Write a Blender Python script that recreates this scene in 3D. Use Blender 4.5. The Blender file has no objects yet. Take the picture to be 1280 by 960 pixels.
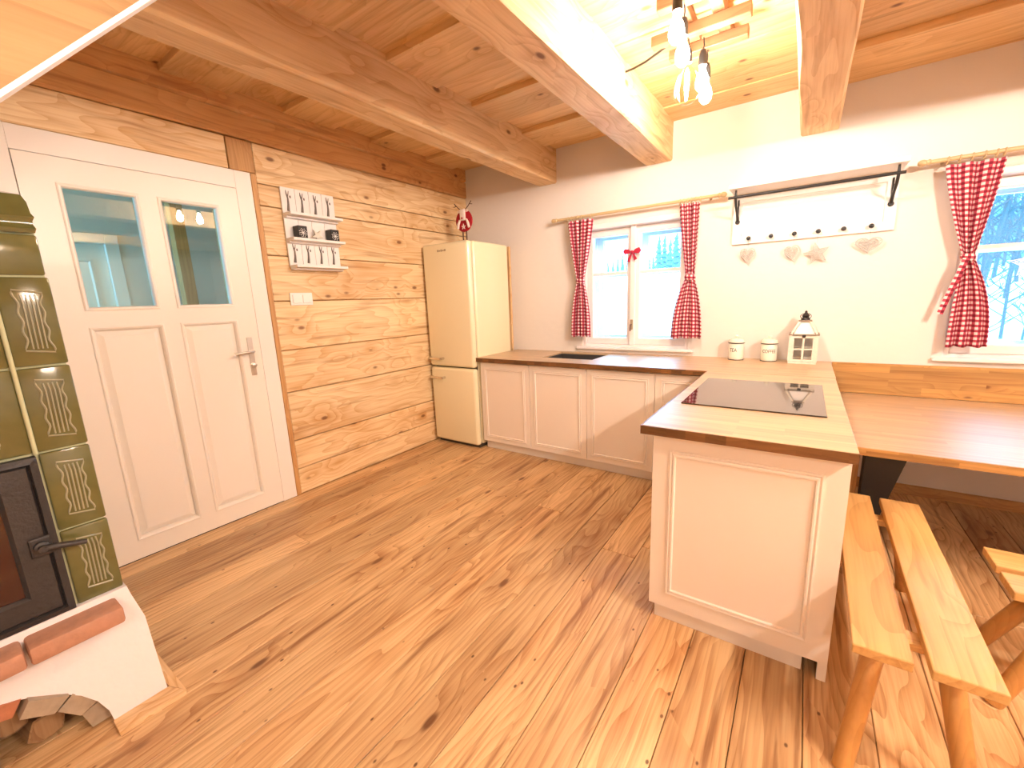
import bpy, bmesh, math, random
from mathutils import Matrix, Vector, noise
random.seed(7)
PI = math.pi
scene = bpy.context.scene
COL = scene.collection

# ------------------------------------------------------------------ camera, world, exposure
cam_d = bpy.data.cameras.new('camera')
cam_d.sensor_width = 36.0
cam_d.lens = 526.32 / 1280 * 36.0
cam_d.clip_start = 0.02
cam_d.clip_end = 400
cam = bpy.data.objects.new('camera', cam_d)
COL.objects.link(cam)
R_ = Vector((0.824622, 0.564392, -0.038212))
F_ = Vector((-0.560163, 0.805294, -0.194211))
U_ = Vector((-0.078839, 0.181556, 0.980215))
cam.matrix_world = Matrix(((R_.x, U_.x, -F_.x, 0), (R_.y, U_.y, -F_.y, 0), (R_.z, U_.z, -F_.z, 1.4), (0, 0, 0, 1)))
scene.camera = cam

world = bpy.data.worlds.new('winter_sky')
scene.world = world
world.use_nodes = True
bg = world.node_tree.nodes['Background']
bg.inputs[0].default_value = (0.17, 0.60, 1.0, 1)
bg.inputs[1].default_value = 10.5

BULB_STRENGTH = 240.0       # kitchen lamp
ROOM_BULB_STRENGTH = 780.0  # the stronger lamp of the dining side
BULB_COLOR = (1.0, 0.875, 0.77)
vs = scene.view_settings
vs.view_transform = 'Standard'
vs.look = 'None'
vs.exposure = 0.45
vs.gamma = 1.0
vs.use_curve_mapping = False

# ------------------------------------------------------------------ materials
def new_mat(name):
    m = bpy.data.materials.new(name)
    m.use_nodes = True
    nt = m.node_tree
    return m, nt, nt.nodes['Principled BSDF']

def plain(name, col, rough=0.5, metal=0.0, coat=0.0, spec=0.5, bump=0.0, bscale=60, var=0.0):
    m, nt, b = new_mat(name)
    b.inputs['Base Color'].default_value = (*col, 1)
    b.inputs['Roughness'].default_value = rough
    b.inputs['Metallic'].default_value = metal
    b.inputs['Coat Weight'].default_value = coat
    b.inputs['Coat Roughness'].default_value = 0.08
    b.inputs['Specular IOR Level'].default_value = spec
    if bump or var:
        tc = nt.nodes.new('ShaderNodeTexCoord')
        n = nt.nodes.new('ShaderNodeTexNoise')
        n.inputs['Scale'].default_value = bscale
        n.inputs['Detail'].default_value = 4
        nt.links.new(tc.outputs['Object'], n.inputs['Vector'])
        if bump:
            bp = nt.nodes.new('ShaderNodeBump')
            bp.inputs['Strength'].default_value = bump
            bp.inputs['Distance'].default_value = 0.01
            nt.links.new(n.outputs[0], bp.inputs['Height'])
            nt.links.new(bp.outputs[0], b.inputs['Normal'])
        if var:
            mr = nt.nodes.new('ShaderNodeMapRange')
            mr.inputs[3].default_value = 1 - var
            mr.inputs[4].default_value = 1 + var
            mx = nt.nodes.new('ShaderNodeVectorMath'); mx.operation = 'SCALE'
            mx.inputs[0].default_value = col
            nt.links.new(n.outputs[0], mr.inputs[0])
            nt.links.new(mr.outputs[0], mx.inputs['Scale'])
            nt.links.new(mx.outputs[0], b.inputs['Base Color'])
    return m

def wood(name, light, dark, knotc=(0.12, 0.035, 0.01), rough=0.45, ring=34, warp=5.0, knot=0.72, kscale=(5, 8, 8),
         var=0.18, spec=0.5, coat=0.0, staves=None, bump=0.08, holes=False, streak=0.5):
    m, nt, b = new_mat(name)
    N = nt.nodes.new; L = nt.links.new
    tc = N('ShaderNodeTexCoord'); oi = N('ShaderNodeObjectInfo')
    def math_(op, a, bb=None, clamp=False):
        n = N('ShaderNodeMath'); n.operation = op; n.use_clamp = clamp
        for i, v in enumerate((a, bb)):
            if v is None: continue
            if isinstance(v, (int, float)): n.inputs[i].default_value = v
            else: L(v, n.inputs[i])
        return n.outputs[0]
    def vmul(v, s):
        n = N('ShaderNodeVectorMath'); n.operation = 'MULTIPLY'; L(v, n.inputs[0]); n.inputs[1].default_value = s
        return n.outputs[0]
    cx = N('ShaderNodeCombineXYZ')
    L(math_('MULTIPLY', oi.outputs['Random'], 57.0), cx.inputs[0])
    L(math_('MULTIPLY', oi.outputs['Random'], 23.0), cx.inputs[1])
    L(math_('MULTIPLY', oi.outputs['Random'], 9.0), cx.inputs[2])
    ad = N('ShaderNodeVectorMath'); ad.operation = 'ADD'
    L(tc.outputs['Object'], ad.inputs[0]); L(cx.outputs[0], ad.inputs[1])
    P = ad.outputs[0]
    br = None
    if staves:
        br = N('ShaderNodeTexBrick')
        br.inputs['Scale'].default_value = 1.0
        br.inputs['Brick Width'].default_value = staves[0]
        br.inputs['Row Height'].default_value = staves[1]
        br.inputs['Mortar Size'].default_value = 0.0
        br.inputs['Color1'].default_value = (0, 0, 0, 1); br.inputs['Color2'].default_value = (1, 1, 1, 1)
        br.offset = 0.37; br.offset_frequency = 2
        bv = N('ShaderNodeCombineXYZ'); bs = N('ShaderNodeSeparateXYZ'); L(P, bs.inputs[0])
        L(bs.outputs[0], bv.inputs[0]); L(math_('ADD', bs.outputs[1], bs.outputs[2]), bv.inputs[1])
        L(bv.outputs[0], br.inputs['Vector'])
        bx = N('ShaderNodeCombineXYZ')
        for i in range(3): L(math_('MULTIPLY', br.outputs['Color'], 13.0), bx.inputs[i])
        ad2 = N('ShaderNodeVectorMath'); ad2.operation = 'ADD'
        L(P, ad2.inputs[0]); L(bx.outputs[0], ad2.inputs[1]); P = ad2.outputs[0]
    def noise_(v, sc, det=2.0):
        n = N('ShaderNodeTexNoise'); n.inputs['Scale'].default_value = sc; n.inputs['Detail'].default_value = det
        L(v, n.inputs['Vector']); return n.outputs[0]
    n1 = noise_(vmul(P, (0.55, 3.0, 3.0)), 1.3, 2)
    fib = noise_(vmul(P, (3.0, 95, 95)), 1.0, 3)
    blot = noise_(vmul(P, (1.2, 3.5, 3.5)), 1.0, 3)
    vo = N('ShaderNodeTexVoronoi'); vo.inputs['Scale'].default_value = 1.0
    L(vmul(P, kscale), vo.inputs['Vector'])
    sc = N('ShaderNodeSeparateColor'); L(vo.outputs['Color'], sc.inputs[0])
    pick = math_('GREATER_THAN', sc.outputs[0], knot)
    def mrange(v, a, bb, c, d):
        n = N('ShaderNodeMapRange'); n.interpolation_type = 'SMOOTHSTEP'
        L(v, n.inputs[0])
        for i, q in enumerate((a, bb, c, d)): n.inputs[i + 1].default_value = q
        return n.outputs[0]
    d = vo.outputs['Distance']
    kmask = math_('MULTIPLY', mrange(d, 0.06, 0.155, 1, 0), pick)
    infl = math_('MULTIPLY', mrange(d, 0.1, 0.75, 1, 0), pick)
    sx = N('ShaderNodeSeparateXYZ'); L(P, sx.inputs[0])
    yy = math_('ADD', sx.outputs[1], math_('MULTIPLY', sx.outputs[2], 0.8))
    s = math_('ADD', math_('MULTIPLY', yy, ring), math_('ADD', math_('MULTIPLY', n1, warp * 2), math_('MULTIPLY', infl, 1.6)))
    band = math_('FRACT', s)
    band = math_('POWER', band, 2.2)
    fac = math_('ADD', math_('MULTIPLY', band, 0.42), math_('ADD', math_('MULTIPLY', mrange(fib, 0.35, 0.75, 0, 1), 0.3),
                math_('ADD', math_('MULTIPLY', mrange(blot, 0.35, 0.75, 0, 1), 0.42), math_('MULTIPLY', infl, 0.18))), clamp=True)
    mix = N('ShaderNodeMix'); mix.data_type = 'RGBA'
    mix.inputs[6].default_value = (*light, 1); mix.inputs[7].default_value = (*dark, 1)
    L(fac, mix.inputs[0])
    mk = N('ShaderNodeMix'); mk.data_type = 'RGBA'
    L(math_('MULTIPLY', kmask, 0.85), mk.inputs[0]); L(mix.outputs[2], mk.inputs[6]); mk.inputs[7].default_value = (*knotc, 1)
    out = mk.outputs[2]
    if holes:
        v2 = N('ShaderNodeTexVoronoi'); v2.inputs['Scale'].default_value = 1.0
        L(vmul(P, (11, 17, 17)), v2.inputs['Vector'])
        s2 = N('ShaderNodeSeparateColor'); L(v2.outputs['Color'], s2.inputs[0])
        hm = math_('MULTIPLY', mrange(v2.outputs['Distance'], 0.05, 0.12, 1, 0), math_('GREATER_THAN', s2.outputs[1], 0.55))
        mh = N('ShaderNodeMix'); mh.data_type = 'RGBA'
        L(math_('MULTIPLY', hm, 0.85), mh.inputs[0]); L(out, mh.inputs[6]); mh.inputs[7].default_value = (0.07, 0.02, 0.006, 1)
        out = mh.outputs[2]
    stk = noise_(vmul(P, (1.7, 24, 24)), 1.0, 4)
    ms = N('ShaderNodeMix'); ms.data_type = 'RGBA'
    L(math_('MULTIPLY', mrange(stk, 0.54, 0.74, 0, 1), streak), ms.inputs[0]); L(out, ms.inputs[6])
    ms.inputs[7].default_value = (dark[0] * 0.62, dark[1] * 0.5, dark[2] * 0.42, 1)
    out = ms.outputs[2]
    hs = N('ShaderNodeHueSaturation')
    rv = br.outputs['Color'] if staves else oi.outputs['Random']
    val = math_('ADD', math_('MULTIPLY', rv, 2 * var), 1 - var)
    L(val, hs.inputs['Value'])
    L(out, hs.inputs['Color']); L(hs.outputs[0], b.inputs['Base Color'])
    b.inputs['Roughness'].default_value = rough
    b.inputs['Specular IOR Level'].default_value = spec
    b.inputs['Coat Weight'].default_value = coat
    b.inputs['Coat Roughness'].default_value = 0.42
    if bump:
        bp = N('ShaderNodeBump'); bp.inputs['Strength'].default_value = bump; bp.inputs['Distance'].default_value = 0.004
        L(fac, bp.inputs['Height']); L(bp.outputs[0], b.inputs['Normal'])
    return m

def glass_mat(name, tint=(1, 1, 1), rough=0.0, base=0.045):
    # thin pane: clear at normal incidence, mirror-like at grazing angles, the same from both sides
    m = bpy.data.materials.new(name); m.use_nodes = True
    nt = m.node_tree; nt.nodes.clear()
    o = nt.nodes.new('ShaderNodeOutputMaterial'); mx = nt.nodes.new('ShaderNodeMixShader')
    t = nt.nodes.new('ShaderNodeBsdfTransparent'); g = nt.nodes.new('ShaderNodeBsdfGlossy'); lw = nt.nodes.new('ShaderNodeLayerWeight')
    p = nt.nodes.new('ShaderNodeMath'); p.operation = 'POWER'; p.inputs[1].default_value = 5.0
    ma = nt.nodes.new('ShaderNodeMath'); ma.operation = 'MULTIPLY_ADD'; ma.inputs[1].default_value = 0.9; ma.inputs[2].default_value = base
    lw.inputs[0].default_value = 0.5
    t.inputs[0].default_value = (*tint, 1); g.inputs['Roughness'].default_value = rough
    nt.links.new(lw.outputs['Facing'], p.inputs[0]); nt.links.new(p.outputs[0], ma.inputs[0]); nt.links.new(ma.outputs[0], mx.inputs[0])
    nt.links.new(t.outputs[0], mx.inputs[1]); nt.links.new(g.outputs[0], mx.inputs[2])
    nt.links.new(mx.outputs[0], o.inputs[0])
    return m

def emit(name, col, s):
    m, nt, b = new_mat(name)
    b.inputs['Base Color'].default_value = (1, 1, 1, 1)
    b.inputs['Emission Color'].default_value = (*col, 1)
    b.inputs['Emission Strength'].default_value = s
    return m

def gingham(name, red=(0.18, 0.002, 0.018), white=(0.76, 0.62, 0.62)):
    m, nt, b = new_mat(name)
    N = nt.nodes.new; L = nt.links.new
    tc = N('ShaderNodeTexCoord'); sx = N('ShaderNodeSeparateXYZ'); L(tc.outputs['UV'], sx.inputs[0])
    outs = []
    for i in (0, 1):
        f = N('ShaderNodeMath'); f.operation = 'FRACT'; L(sx.outputs[i], f.inputs[0])
        g = N('ShaderNodeMath'); g.operation = 'GREATER_THAN'; L(f.outputs[0], g.inputs[0]); g.inputs[1].default_value = 0.5
        outs.append(g.outputs[0])
    a = N('ShaderNodeMath'); a.operation = 'ADD'; L(outs[0], a.inputs[0]); L(outs[1], a.inputs[1])
    h = N('ShaderNodeMath'); h.operation = 'MULTIPLY'; L(a.outputs[0], h.inputs[0]); h.inputs[1].default_value = 0.5
    cr = N('ShaderNodeValToRGB'); cr.color_ramp.interpolation = 'CONSTANT'
    e = cr.color_ramp.elements
    e[0].position = 0.0; e[0].color = (*white, 1)
    e[1].position = 0.25; e[1].color = (0.42, 0.05, 0.085, 1)
    q = e.new(0.75); q.color = (*red, 1)
    L(h.outputs[0], cr.inputs[0]); L(cr.outputs[0], b.inputs['Base Color'])
    b.inputs['Roughness'].default_value = 0.85
    return m

M = {}
M['floor'] = wood('larch_floor', (0.80, 0.55, 0.29), (0.36, 0.16, 0.052), rough=0.42, ring=26, warp=6, knot=0.52, kscale=(2.9, 7.5, 7.5), var=0.2, holes=True, spec=0.5, streak=0.8)
M['plank'] = wood('pale_spruce', (0.88, 0.68, 0.41), (0.58, 0.31, 0.115), knotc=(0.17, 0.055, 0.016), rough=0.6, ring=13, warp=6, knot=0.5, kscale=(4.0, 8, 8), var=0.06, streak=0.65)
M['log'] = wood('old_log', (0.70, 0.41, 0.17), (0.50, 0.24, 0.08), rough=0.6, ring=14, warp=5, knot=0.6, var=0.1)
M['beam'] = wood('hewn_beam', (0.84, 0.60, 0.33), (0.56, 0.31, 0.13), rough=0.6, ring=12, warp=3, knot=0.62, kscale=(3.5, 7, 7), var=0.06, bump=0.35, streak=0.5)
M['board'] = wood('ceiling_board', (0.84, 0.57, 0.28), (0.60, 0.34, 0.13), rough=0.55, ring=16, warp=4, knot=0.66, kscale=(4.5, 7, 7), var=0.1, streak=0.4)
M['stairboard'] = wood('stair_board', (0.46, 0.29, 0.125), (0.34, 0.19, 0.07), rough=0.6, ring=14, warp=3, knot=0.7, var=0.05, streak=0.3)  # darkened so the broad face reads less lit than its lower edge
M['casing_wood'] = wood('casing_wood', (0.60, 0.34, 0.13), (0.40, 0.18, 0.06), rough=0.55, var=0.08)
M['worktop'] = wood('beech_worktop', (0.60, 0.40, 0.215), (0.44, 0.26, 0.125), rough=0.48, ring=30, warp=2, knot=0.97, var=0.16, staves=(0.42, 0.042), bump=0.0, spec=1.0, coat=0.8, streak=0.2)
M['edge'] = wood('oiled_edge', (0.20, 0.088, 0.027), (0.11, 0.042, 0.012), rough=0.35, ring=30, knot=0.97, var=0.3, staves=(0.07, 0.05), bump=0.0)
M['splash'] = wood('oak_splash', (0.50, 0.28, 0.09), (0.30, 0.14, 0.04), rough=0.4, ring=26, warp=3, knot=0.85, var=0.22, staves=(0.45, 0.045), bump=0.0, streak=0.4)
M['table'] = wood('table_wood', (0.55, 0.365, 0.20), (0.40, 0.235, 0.11), rough=0.48, ring=30, warp=2, knot=0.97, var=0.1, staves=(0.6, 0.045), bump=0.0, spec=1.0, coat=0.8, streak=0.3)
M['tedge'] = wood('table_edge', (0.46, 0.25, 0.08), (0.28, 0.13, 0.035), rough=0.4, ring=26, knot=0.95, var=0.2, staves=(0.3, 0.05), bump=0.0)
M['bench'] = wood('bench_beech', (0.70, 0.45, 0.18), (0.50, 0.26, 0.085), rough=0.42, ring=18, warp=5, knot=0.95, var=0.06)
M['bleg'] = wood('bench_leg', (0.58, 0.30, 0.09), (0.44, 0.20, 0.055), rough=0.4, ring=30, knot=0.97, var=0.08)
M['lampwood'] = wood('lamp_wood', (0.30, 0.14, 0.06), (0.17, 0.07, 0.025), rough=0.6, knot=0.9, var=0.2)
M['rod'] = plain('pale_rod', (0.56, 0.41, 0.22), 0.4)
M['plaster'] = plain('plaster', (0.76, 0.70, 0.65), 0.9, bump=0.3, bscale=14, spec=0.2)
M['stoveplaster'] = plain('stove_plaster', (0.76, 0.71, 0.72), 0.9, bump=0.3, bscale=30, spec=0.2)
M['doorpaint'] = plain('door_paint', (0.84, 0.77, 0.69), 0.35)
M['casing'] = plain('casing_paint', (0.85, 0.79, 0.73), 0.4)
M['cab'] = plain('cabinet_paint', (0.84, 0.74, 0.64), 0.4)
M['plinth'] = plain('plinth_paint', (0.76, 0.68, 0.60), 0.45)
M['winpaint'] = plain('window_paint', (0.84, 0.77, 0.75), 0.4)
M['white'] = plain('white_paint', (0.86, 0.83, 0.80), 0.45)
M['ledge'] = plain('white_shelf', (0.84, 0.79, 0.76), 0.5)
M['cream'] = plain('cream_enamel', (0.84, 0.75, 0.51), 0.22, coat=0.4)
M['gasket'] = plain('gasket', (0.06, 0.045, 0.03), 0.7)
M['chrome'] = plain('chrome', (0.75, 0.70, 0.62), 0.22, metal=1.0)
M['badge'] = plain('badge_grey', (0.36, 0.28, 0.17), 0.4)
M['nickel'] = plain('nickel', (0.68, 0.64, 0.58), 0.3, metal=1.0)
M['black'] = plain('black_metal', (0.012, 0.011, 0.011), 0.45)
M['iron'] = plain('cast_iron', (0.045, 0.04, 0.04), 0.5, metal=0.4, bump=0.3, bscale=90)
M['fireglass'] = plain('fire_glass', (0.035, 0.006, 0.004), 0.08, coat=0.3)
M['tile'] = plain('green_glaze', (0.115, 0.11, 0.035), 0.14, coat=0.4, bump=0.06, bscale=18, var=0.25)
M['grout'] = plain('stove_grout', (0.50, 0.52, 0.32), 0.7)
M['relief'] = plain('pale_glaze', (0.30, 0.285, 0.18), 0.24, coat=0.3)  # relief lines in a paler glaze than the tiles
M['brick'] = plain('red_brick', (0.40, 0.15, 0.075), 0.8, bump=0.4, bscale=40, var=0.25)
M['brickpale'] = plain('worn_brick', (0.36, 0.28, 0.20), 0.85, bump=0.5, bscale=30, var=0.3)
M['ledgebrick'] = plain('ledge_brick', (0.44, 0.22, 0.14), 0.7, bump=0.3, bscale=40, var=0.2)
M['darkbrown'] = plain('darkbrown', (0.05, 0.035, 0.025), 0.95)  # near-black brown for the subfloor and the back of the wood store
M['bark'] = plain('bark', (0.13, 0.075, 0.04), 0.9, bump=0.7, bscale=40, var=0.4)
M['splitwood'] = wood('split_wood', (0.32, 0.20, 0.10), (0.18, 0.09, 0.04), rough=0.85, knot=0.9, var=0.2)
M['hob'] = plain('hob_glass', (0.012, 0.011, 0.011), 0.03, coat=0.5, spec=0.8)
M['sink'] = plain('dark_sink', (0.055, 0.05, 0.05), 0.3)
M['enamel'] = plain('white_enamel', (0.84, 0.78, 0.66), 0.2, coat=0.3)
M['rim'] = plain('dark_rim', (0.03, 0.03, 0.03), 0.3)
M['ink'] = plain('ink', (0.02, 0.018, 0.015), 0.6)
M['greyprint'] = plain('grey_twig', (0.19, 0.16, 0.14), 0.7)
M['whitewash'] = plain('whitewashed', (0.74, 0.68, 0.58), 0.7, bump=0.3, bscale=60, var=0.15)
M['weathered'] = plain('weathered_edge', (0.30, 0.23, 0.17), 0.8)
M['glass'] = glass_mat('window_glass', (0.97, 0.99, 1.0))
M['doorglass'] = glass_mat('door_glass', (0.90, 0.97, 0.97), base=0.08)
M['bulbglass'] = glass_mat('bulb_glass', (1.0, 0.97, 0.88), base=0.03)
M['bulb'] = emit('lit_bulb', BULB_COLOR, BULB_STRENGTH)
M['filament'] = emit('lit_filament', BULB_COLOR, BULB_STRENGTH * 2.2)
M['gingham'] = gingham('red_gingham')
M['red'] = plain('red_felt', (0.36, 0.006, 0.016), 0.8)
M['felt'] = plain('white_felt', (0.84, 0.72, 0.66), 0.85)
M['ribbon'] = plain('red_ribbon', (0.40, 0.01, 0.04), 0.55)
M['wire'] = plain('white_wire', (0.50, 0.48, 0.45), 0.5)
M['lace'] = plain('white_lace', (0.80, 0.74, 0.80), 0.6)
M['stick'] = plain('dark_twig', (0.10, 0.045, 0.03), 0.7)
M['snow'] = plain('snow', (0.92, 0.93, 0.95), 0.8)
M['needles'] = plain('hazy_needles', (0.17, 0.21, 0.21), 0.9, var=0.3, bscale=3)  # bluish grey puts the haze over distant trees into their colour
M['tbark'] = plain('tree_bark', (0.06, 0.07, 0.075), 0.9)
M['switch'] = plain('switch_plastic', (0.88, 0.84, 0.80), 0.3)

# ------------------------------------------------------------------ builders
W = {}
AX = {'x': Matrix.Identity(4), 'y': Matrix.Rotation(PI / 2, 4, 'Z'), 'z': Matrix.Rotation(-PI / 2, 4, 'Y')}

class MB:
    def __init__(self):
        self.bm = bmesh.new()
    def box(self, x0, x1, y0, y1, z0, z1, bevel=0.0, seg=1):
        t = bmesh.new()
        bmesh.ops.create_cube(t, size=1)
        for v in t.verts:
            v.co = Vector(((x0 + x1) / 2 + v.co.x * (x1 - x0), (y0 + y1) / 2 + v.co.y * (y1 - y0), (z0 + z1) / 2 + v.co.z * (z1 - z0)))
        if bevel:
            bmesh.ops.bevel(t, geom=list(t.edges), offset=bevel, segments=seg, profile=0.5, affect='EDGES', clamp_overlap=True)
        self._merge(t); return self
    def _merge(self, t):
        mp = [self.bm.verts.new(v.co) for v in t.verts]
        t.verts.index_update()
        for f in t.faces:
            try: self.bm.faces.new([mp[v.index] for v in f.verts])
            except ValueError: pass
        t.free()
    def raw(self, verts, faces):
        mp = [self.bm.verts.new(v) for v in verts]
        for f in faces:
            try: self.bm.faces.new([mp[i] for i in f])
            except ValueError: pass
        return self
    def prism(self, poly, mapf, h0, h1):
        n = len(poly)
        vs_ = [mapf(u, v, h0) for u, v in poly] + [mapf(u, v, h1) for u, v in poly]
        fs = [list(range(n))[::-1], list(range(n, 2 * n))] + [[i, (i + 1) % n, n + (i + 1) % n, n + i] for i in range(n)]
        return self.raw(vs_, fs)
    def ring(self, u0, u1, v0, v1, prof, mapf):
        # sweep a profile of (inset, height) round a rectangle with mitred corners
        vs_ = []
        for o, h in prof:
            for u, v in ((u0 + o, v0 + o), (u1 - o, v0 + o), (u1 - o, v1 - o), (u0 + o, v1 - o)):
                vs_.append(mapf(u, v, h))
        k = len(prof); fs = []
        for i in range(k):
            j = (i + 1) % k
            for c in range(4):
                d = (c + 1) % 4
                fs.append([i * 4 + c, i * 4 + d, j * 4 + d, j * 4 + c])
        return self.raw(vs_, fs)
    def lathe(self, prof, c, n=20, axis='z', caps=True):
        vs_, fs = [], []
        for r, h in prof:
            for k in range(n):
                a = 2 * PI * k / n
                p = (r * math.cos(a), r * math.sin(a), h)
                if axis == 'x': p = (h, p[0], p[1])
                if axis == 'y': p = (p[0], h, p[1])
                vs_.append((c[0] + p[0], c[1] + p[1], c[2] + p[2]))
        for i in range(len(prof) - 1):
            for k in range(n):
                k2 = (k + 1) % n
                fs.append([i * n + k, i * n + k2, (i + 1) * n + k2, (i + 1) * n + k])
        if caps:
            fs.append(list(range(n))[::-1]); fs.append([(len(prof) - 1) * n + k for k in range(n)])
        return self.raw(vs_, fs)
    def ball(self, c, r, sx=1, sy=1, sz=1, n=14, m=9):
        prof = [(max(1e-4, r * math.sin(PI * i / m)), -r * math.cos(PI * i / m)) for i in range(m + 1)]
        t = MB().lathe(prof, (0, 0, 0), n)
        for v in t.bm.verts: v.co = Vector((c[0] + v.co.x * sx, c[1] + v.co.y * sy, c[2] + v.co.z * sz))
        self._merge(t.bm); return self
    def tube(self, pts, r, n=8, closed=False, caps=True):
        pts = [Vector(p) for p in pts]
        k = len(pts)
        rs = r if isinstance(r, (list, tuple)) else [r] * k
        vs_, fs = [], []
        ref = None
        for i, p in enumerate(pts):
            if closed: t = pts[(i + 1) % k] - pts[i - 1]
            else: t = pts[min(i + 1, k - 1)] - pts[max(i - 1, 0)]
            t.normalize()
            if ref is None: ref = Vector((0, 0, 1)) if abs(t.z) < 0.9 else Vector((1, 0, 0))
            a = t.cross(ref); a.normalize(); b = a.cross(t); b.normalize(); ref = b
            for q in range(n):
                an = 2 * PI * q / n
                vs_.append(p + (a * math.cos(an) + b * math.sin(an)) * rs[i])
        for i in range(k if closed else k - 1):
            j = (i + 1) % k
            for q in range(n):
                q2 = (q + 1) % n
                fs.append([i * n + q, i * n + q2, j * n + q2, j * n + q])
        if caps and not closed:
            fs.append(list(range(n))[::-1]); fs.append([(k - 1) * n + q for q in range(n)])
        return self.raw(vs_, fs)
    def build(self, name, mat, parent=None, frame=None, grain=None, smooth=None, label=None, group=None, kind=None, category=None, fixn=True):
        bm = self.bm
        if fixn: bmesh.ops.recalc_face_normals(bm, faces=list(bm.faces))
        fr = frame or Matrix.Identity(4)
        lo = [min(v.co[i] for v in bm.verts) for i in range(3)]
        hi = [max(v.co[i] for v in bm.verts) for i in range(3)]
        if grain is None:
            dim = [hi[i] - lo[i] for i in range(3)]
            grain = 'xyz'[dim.index(max(dim))]
        c = Vector([(lo[i] + hi[i]) / 2 for i in range(3)])
        loc = Matrix.Translation(c) @ AX[grain]
        inv = loc.inverted()
        for v in bm.verts: v.co = inv @ v.co
        me = bpy.data.meshes.new(name)
        bm.to_mesh(me); bm.free()
        me.materials.append(M[mat] if isinstance(mat, str) else mat)
        if smooth is not None:
            me.shade_smooth()
            me.set_sharp_from_angle(angle=math.radians(smooth))
        o = bpy.data.objects.new(name, me); COL.objects.link(o)
        place(o, fr @ loc, parent)
        props(o, label, category, group, kind)
        return o

def place(o, wm, parent=None):
    W[o.name] = wm
    if parent is not None:
        o.parent = parent
        o.matrix_basis = W[parent.name].inverted() @ wm
    else:
        o.matrix_basis = wm

def props(o, label=None, category=None, group=None, kind=None):
    if label: o['label'] = label
    if category: o['category'] = category
    if group: o['group'] = group
    if kind: o['kind'] = kind

def thing(name, loc, label=None, category=None, group=None, kind=None, rz=0.0):
    o = bpy.data.objects.new(name, None); COL.objects.link(o)
    o.empty_display_size = 0.1
    place(o, Matrix.Translation(Vector(loc)) @ Matrix.Rotation(rz, 4, 'Z'))
    props(o, label, category, group, kind)
    return o

def copy_tree(o, wm=None, parent=None, label=None):
    c = o.copy(); COL.objects.link(c)
    c.parent = parent
    if parent is None:
        c.matrix_basis = wm
        W[c.name] = wm
    for ch in list(o.children):
        copy_tree(ch, parent=c)
    if label: c['label'] = label
    return c

def fback(base):   # faces -y
    return lambda u, v, h: (u, base - h, v)
def fleft(base):   # faces +x
    return lambda u, v, h: (base + h, u, v)
def ftop(base):
    return lambda u, v, h: (u, v, base + h)

XL, YB, WT = -3.09, 3.71, 0.89
XR, YR = 3.4, -2.6

# ------------------------------------------------------------------ floor
fl = thing('floor', (0, 0, 0), 'wide knotty honey coloured larch plank floor', kind='structure')
seams = [XL, -2.94, -2.75, -2.56, -2.37, -2.18, -1.99, -1.80, -1.613, -1.425, -1.237, -1.04, -0.847, -0.659, -0.464, -0.281, -0.09, 0.10, 0.29, 0.468, 0.666]
while seams[-1] < XR - 0.1: seams.append(seams[-1] + 0.192)
seams[-1] = XR
MB().box(XL - 0.1, XR + 0.1, YR, YB + 0.1, -0.08, -0.022).build('subfloor', 'darkbrown', fl, grain='y')
cuts = {6: [2.35], 9: [2.3], 12: [2.05], 13: [2.18], 14: [1.95], 3: [1.2], 17: [0.6], 20: [2.4]}
for i in range(len(seams) - 1):
    ys = [YR] + cuts.get(i, [random.uniform(-1.8, -0.3)]) + [YB]
    for a, b in zip(ys[:-1], ys[1:]):
        dz = random.uniform(-0.001, 0.001)
        MB().box(seams[i] + 0.0013, seams[i + 1] - 0.0013, a + 0.001, b - 0.001, -0.022, dz, 0.002).build('floorboard', 'floor', fl, grain='y')

# ------------------------------------------------------------------ left wall of planks and logs
wl = thing('wall_left', (XL, 1.0, 0), 'pale spruce plank wall with old logs above', kind='structure')
MB().box(XL - 0.20, XL - 0.03, 1.54, YB + 0.3, -0.05, 2.9).build('wall_core', 'log', wl)
MB().box(XL - 0.20, XL - 0.03, YR, 0.36, -0.05, 2.9).build('wall_core', 'log', wl)
MB().box(XL - 0.20, XL - 0.03, 0.36, 1.54, 2.29, 2.9).build('wall_core', 'log', wl)
zs = [0.0, 0.2, 0.425, 0.795, 1.105, 1.457, 1.772, 2.095, 2.236, 2.485]
for k in range(len(zs) - 1):
    dx = random.uniform(-0.005, 0.003)
    g = 0.004 if k != 8 else 0.002
    MB().box(XL - 0.045, XL + dx, 1.548, YB, zs[k] + g, zs[k + 1] - g * 0.6, 0.004).build('plank', 'plank', wl)
    MB().box(XL - 0.045, XL + dx, YR, 0.345, zs[k] + g, zs[k + 1] - g * 0.6, 0.004).build('plank', 'plank', wl)
MB().box(XL - 0.045, XL + 0.004, 0.30, 1.385, 2.292, 2.482, 0.004).build('plank', 'plank', wl)
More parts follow.
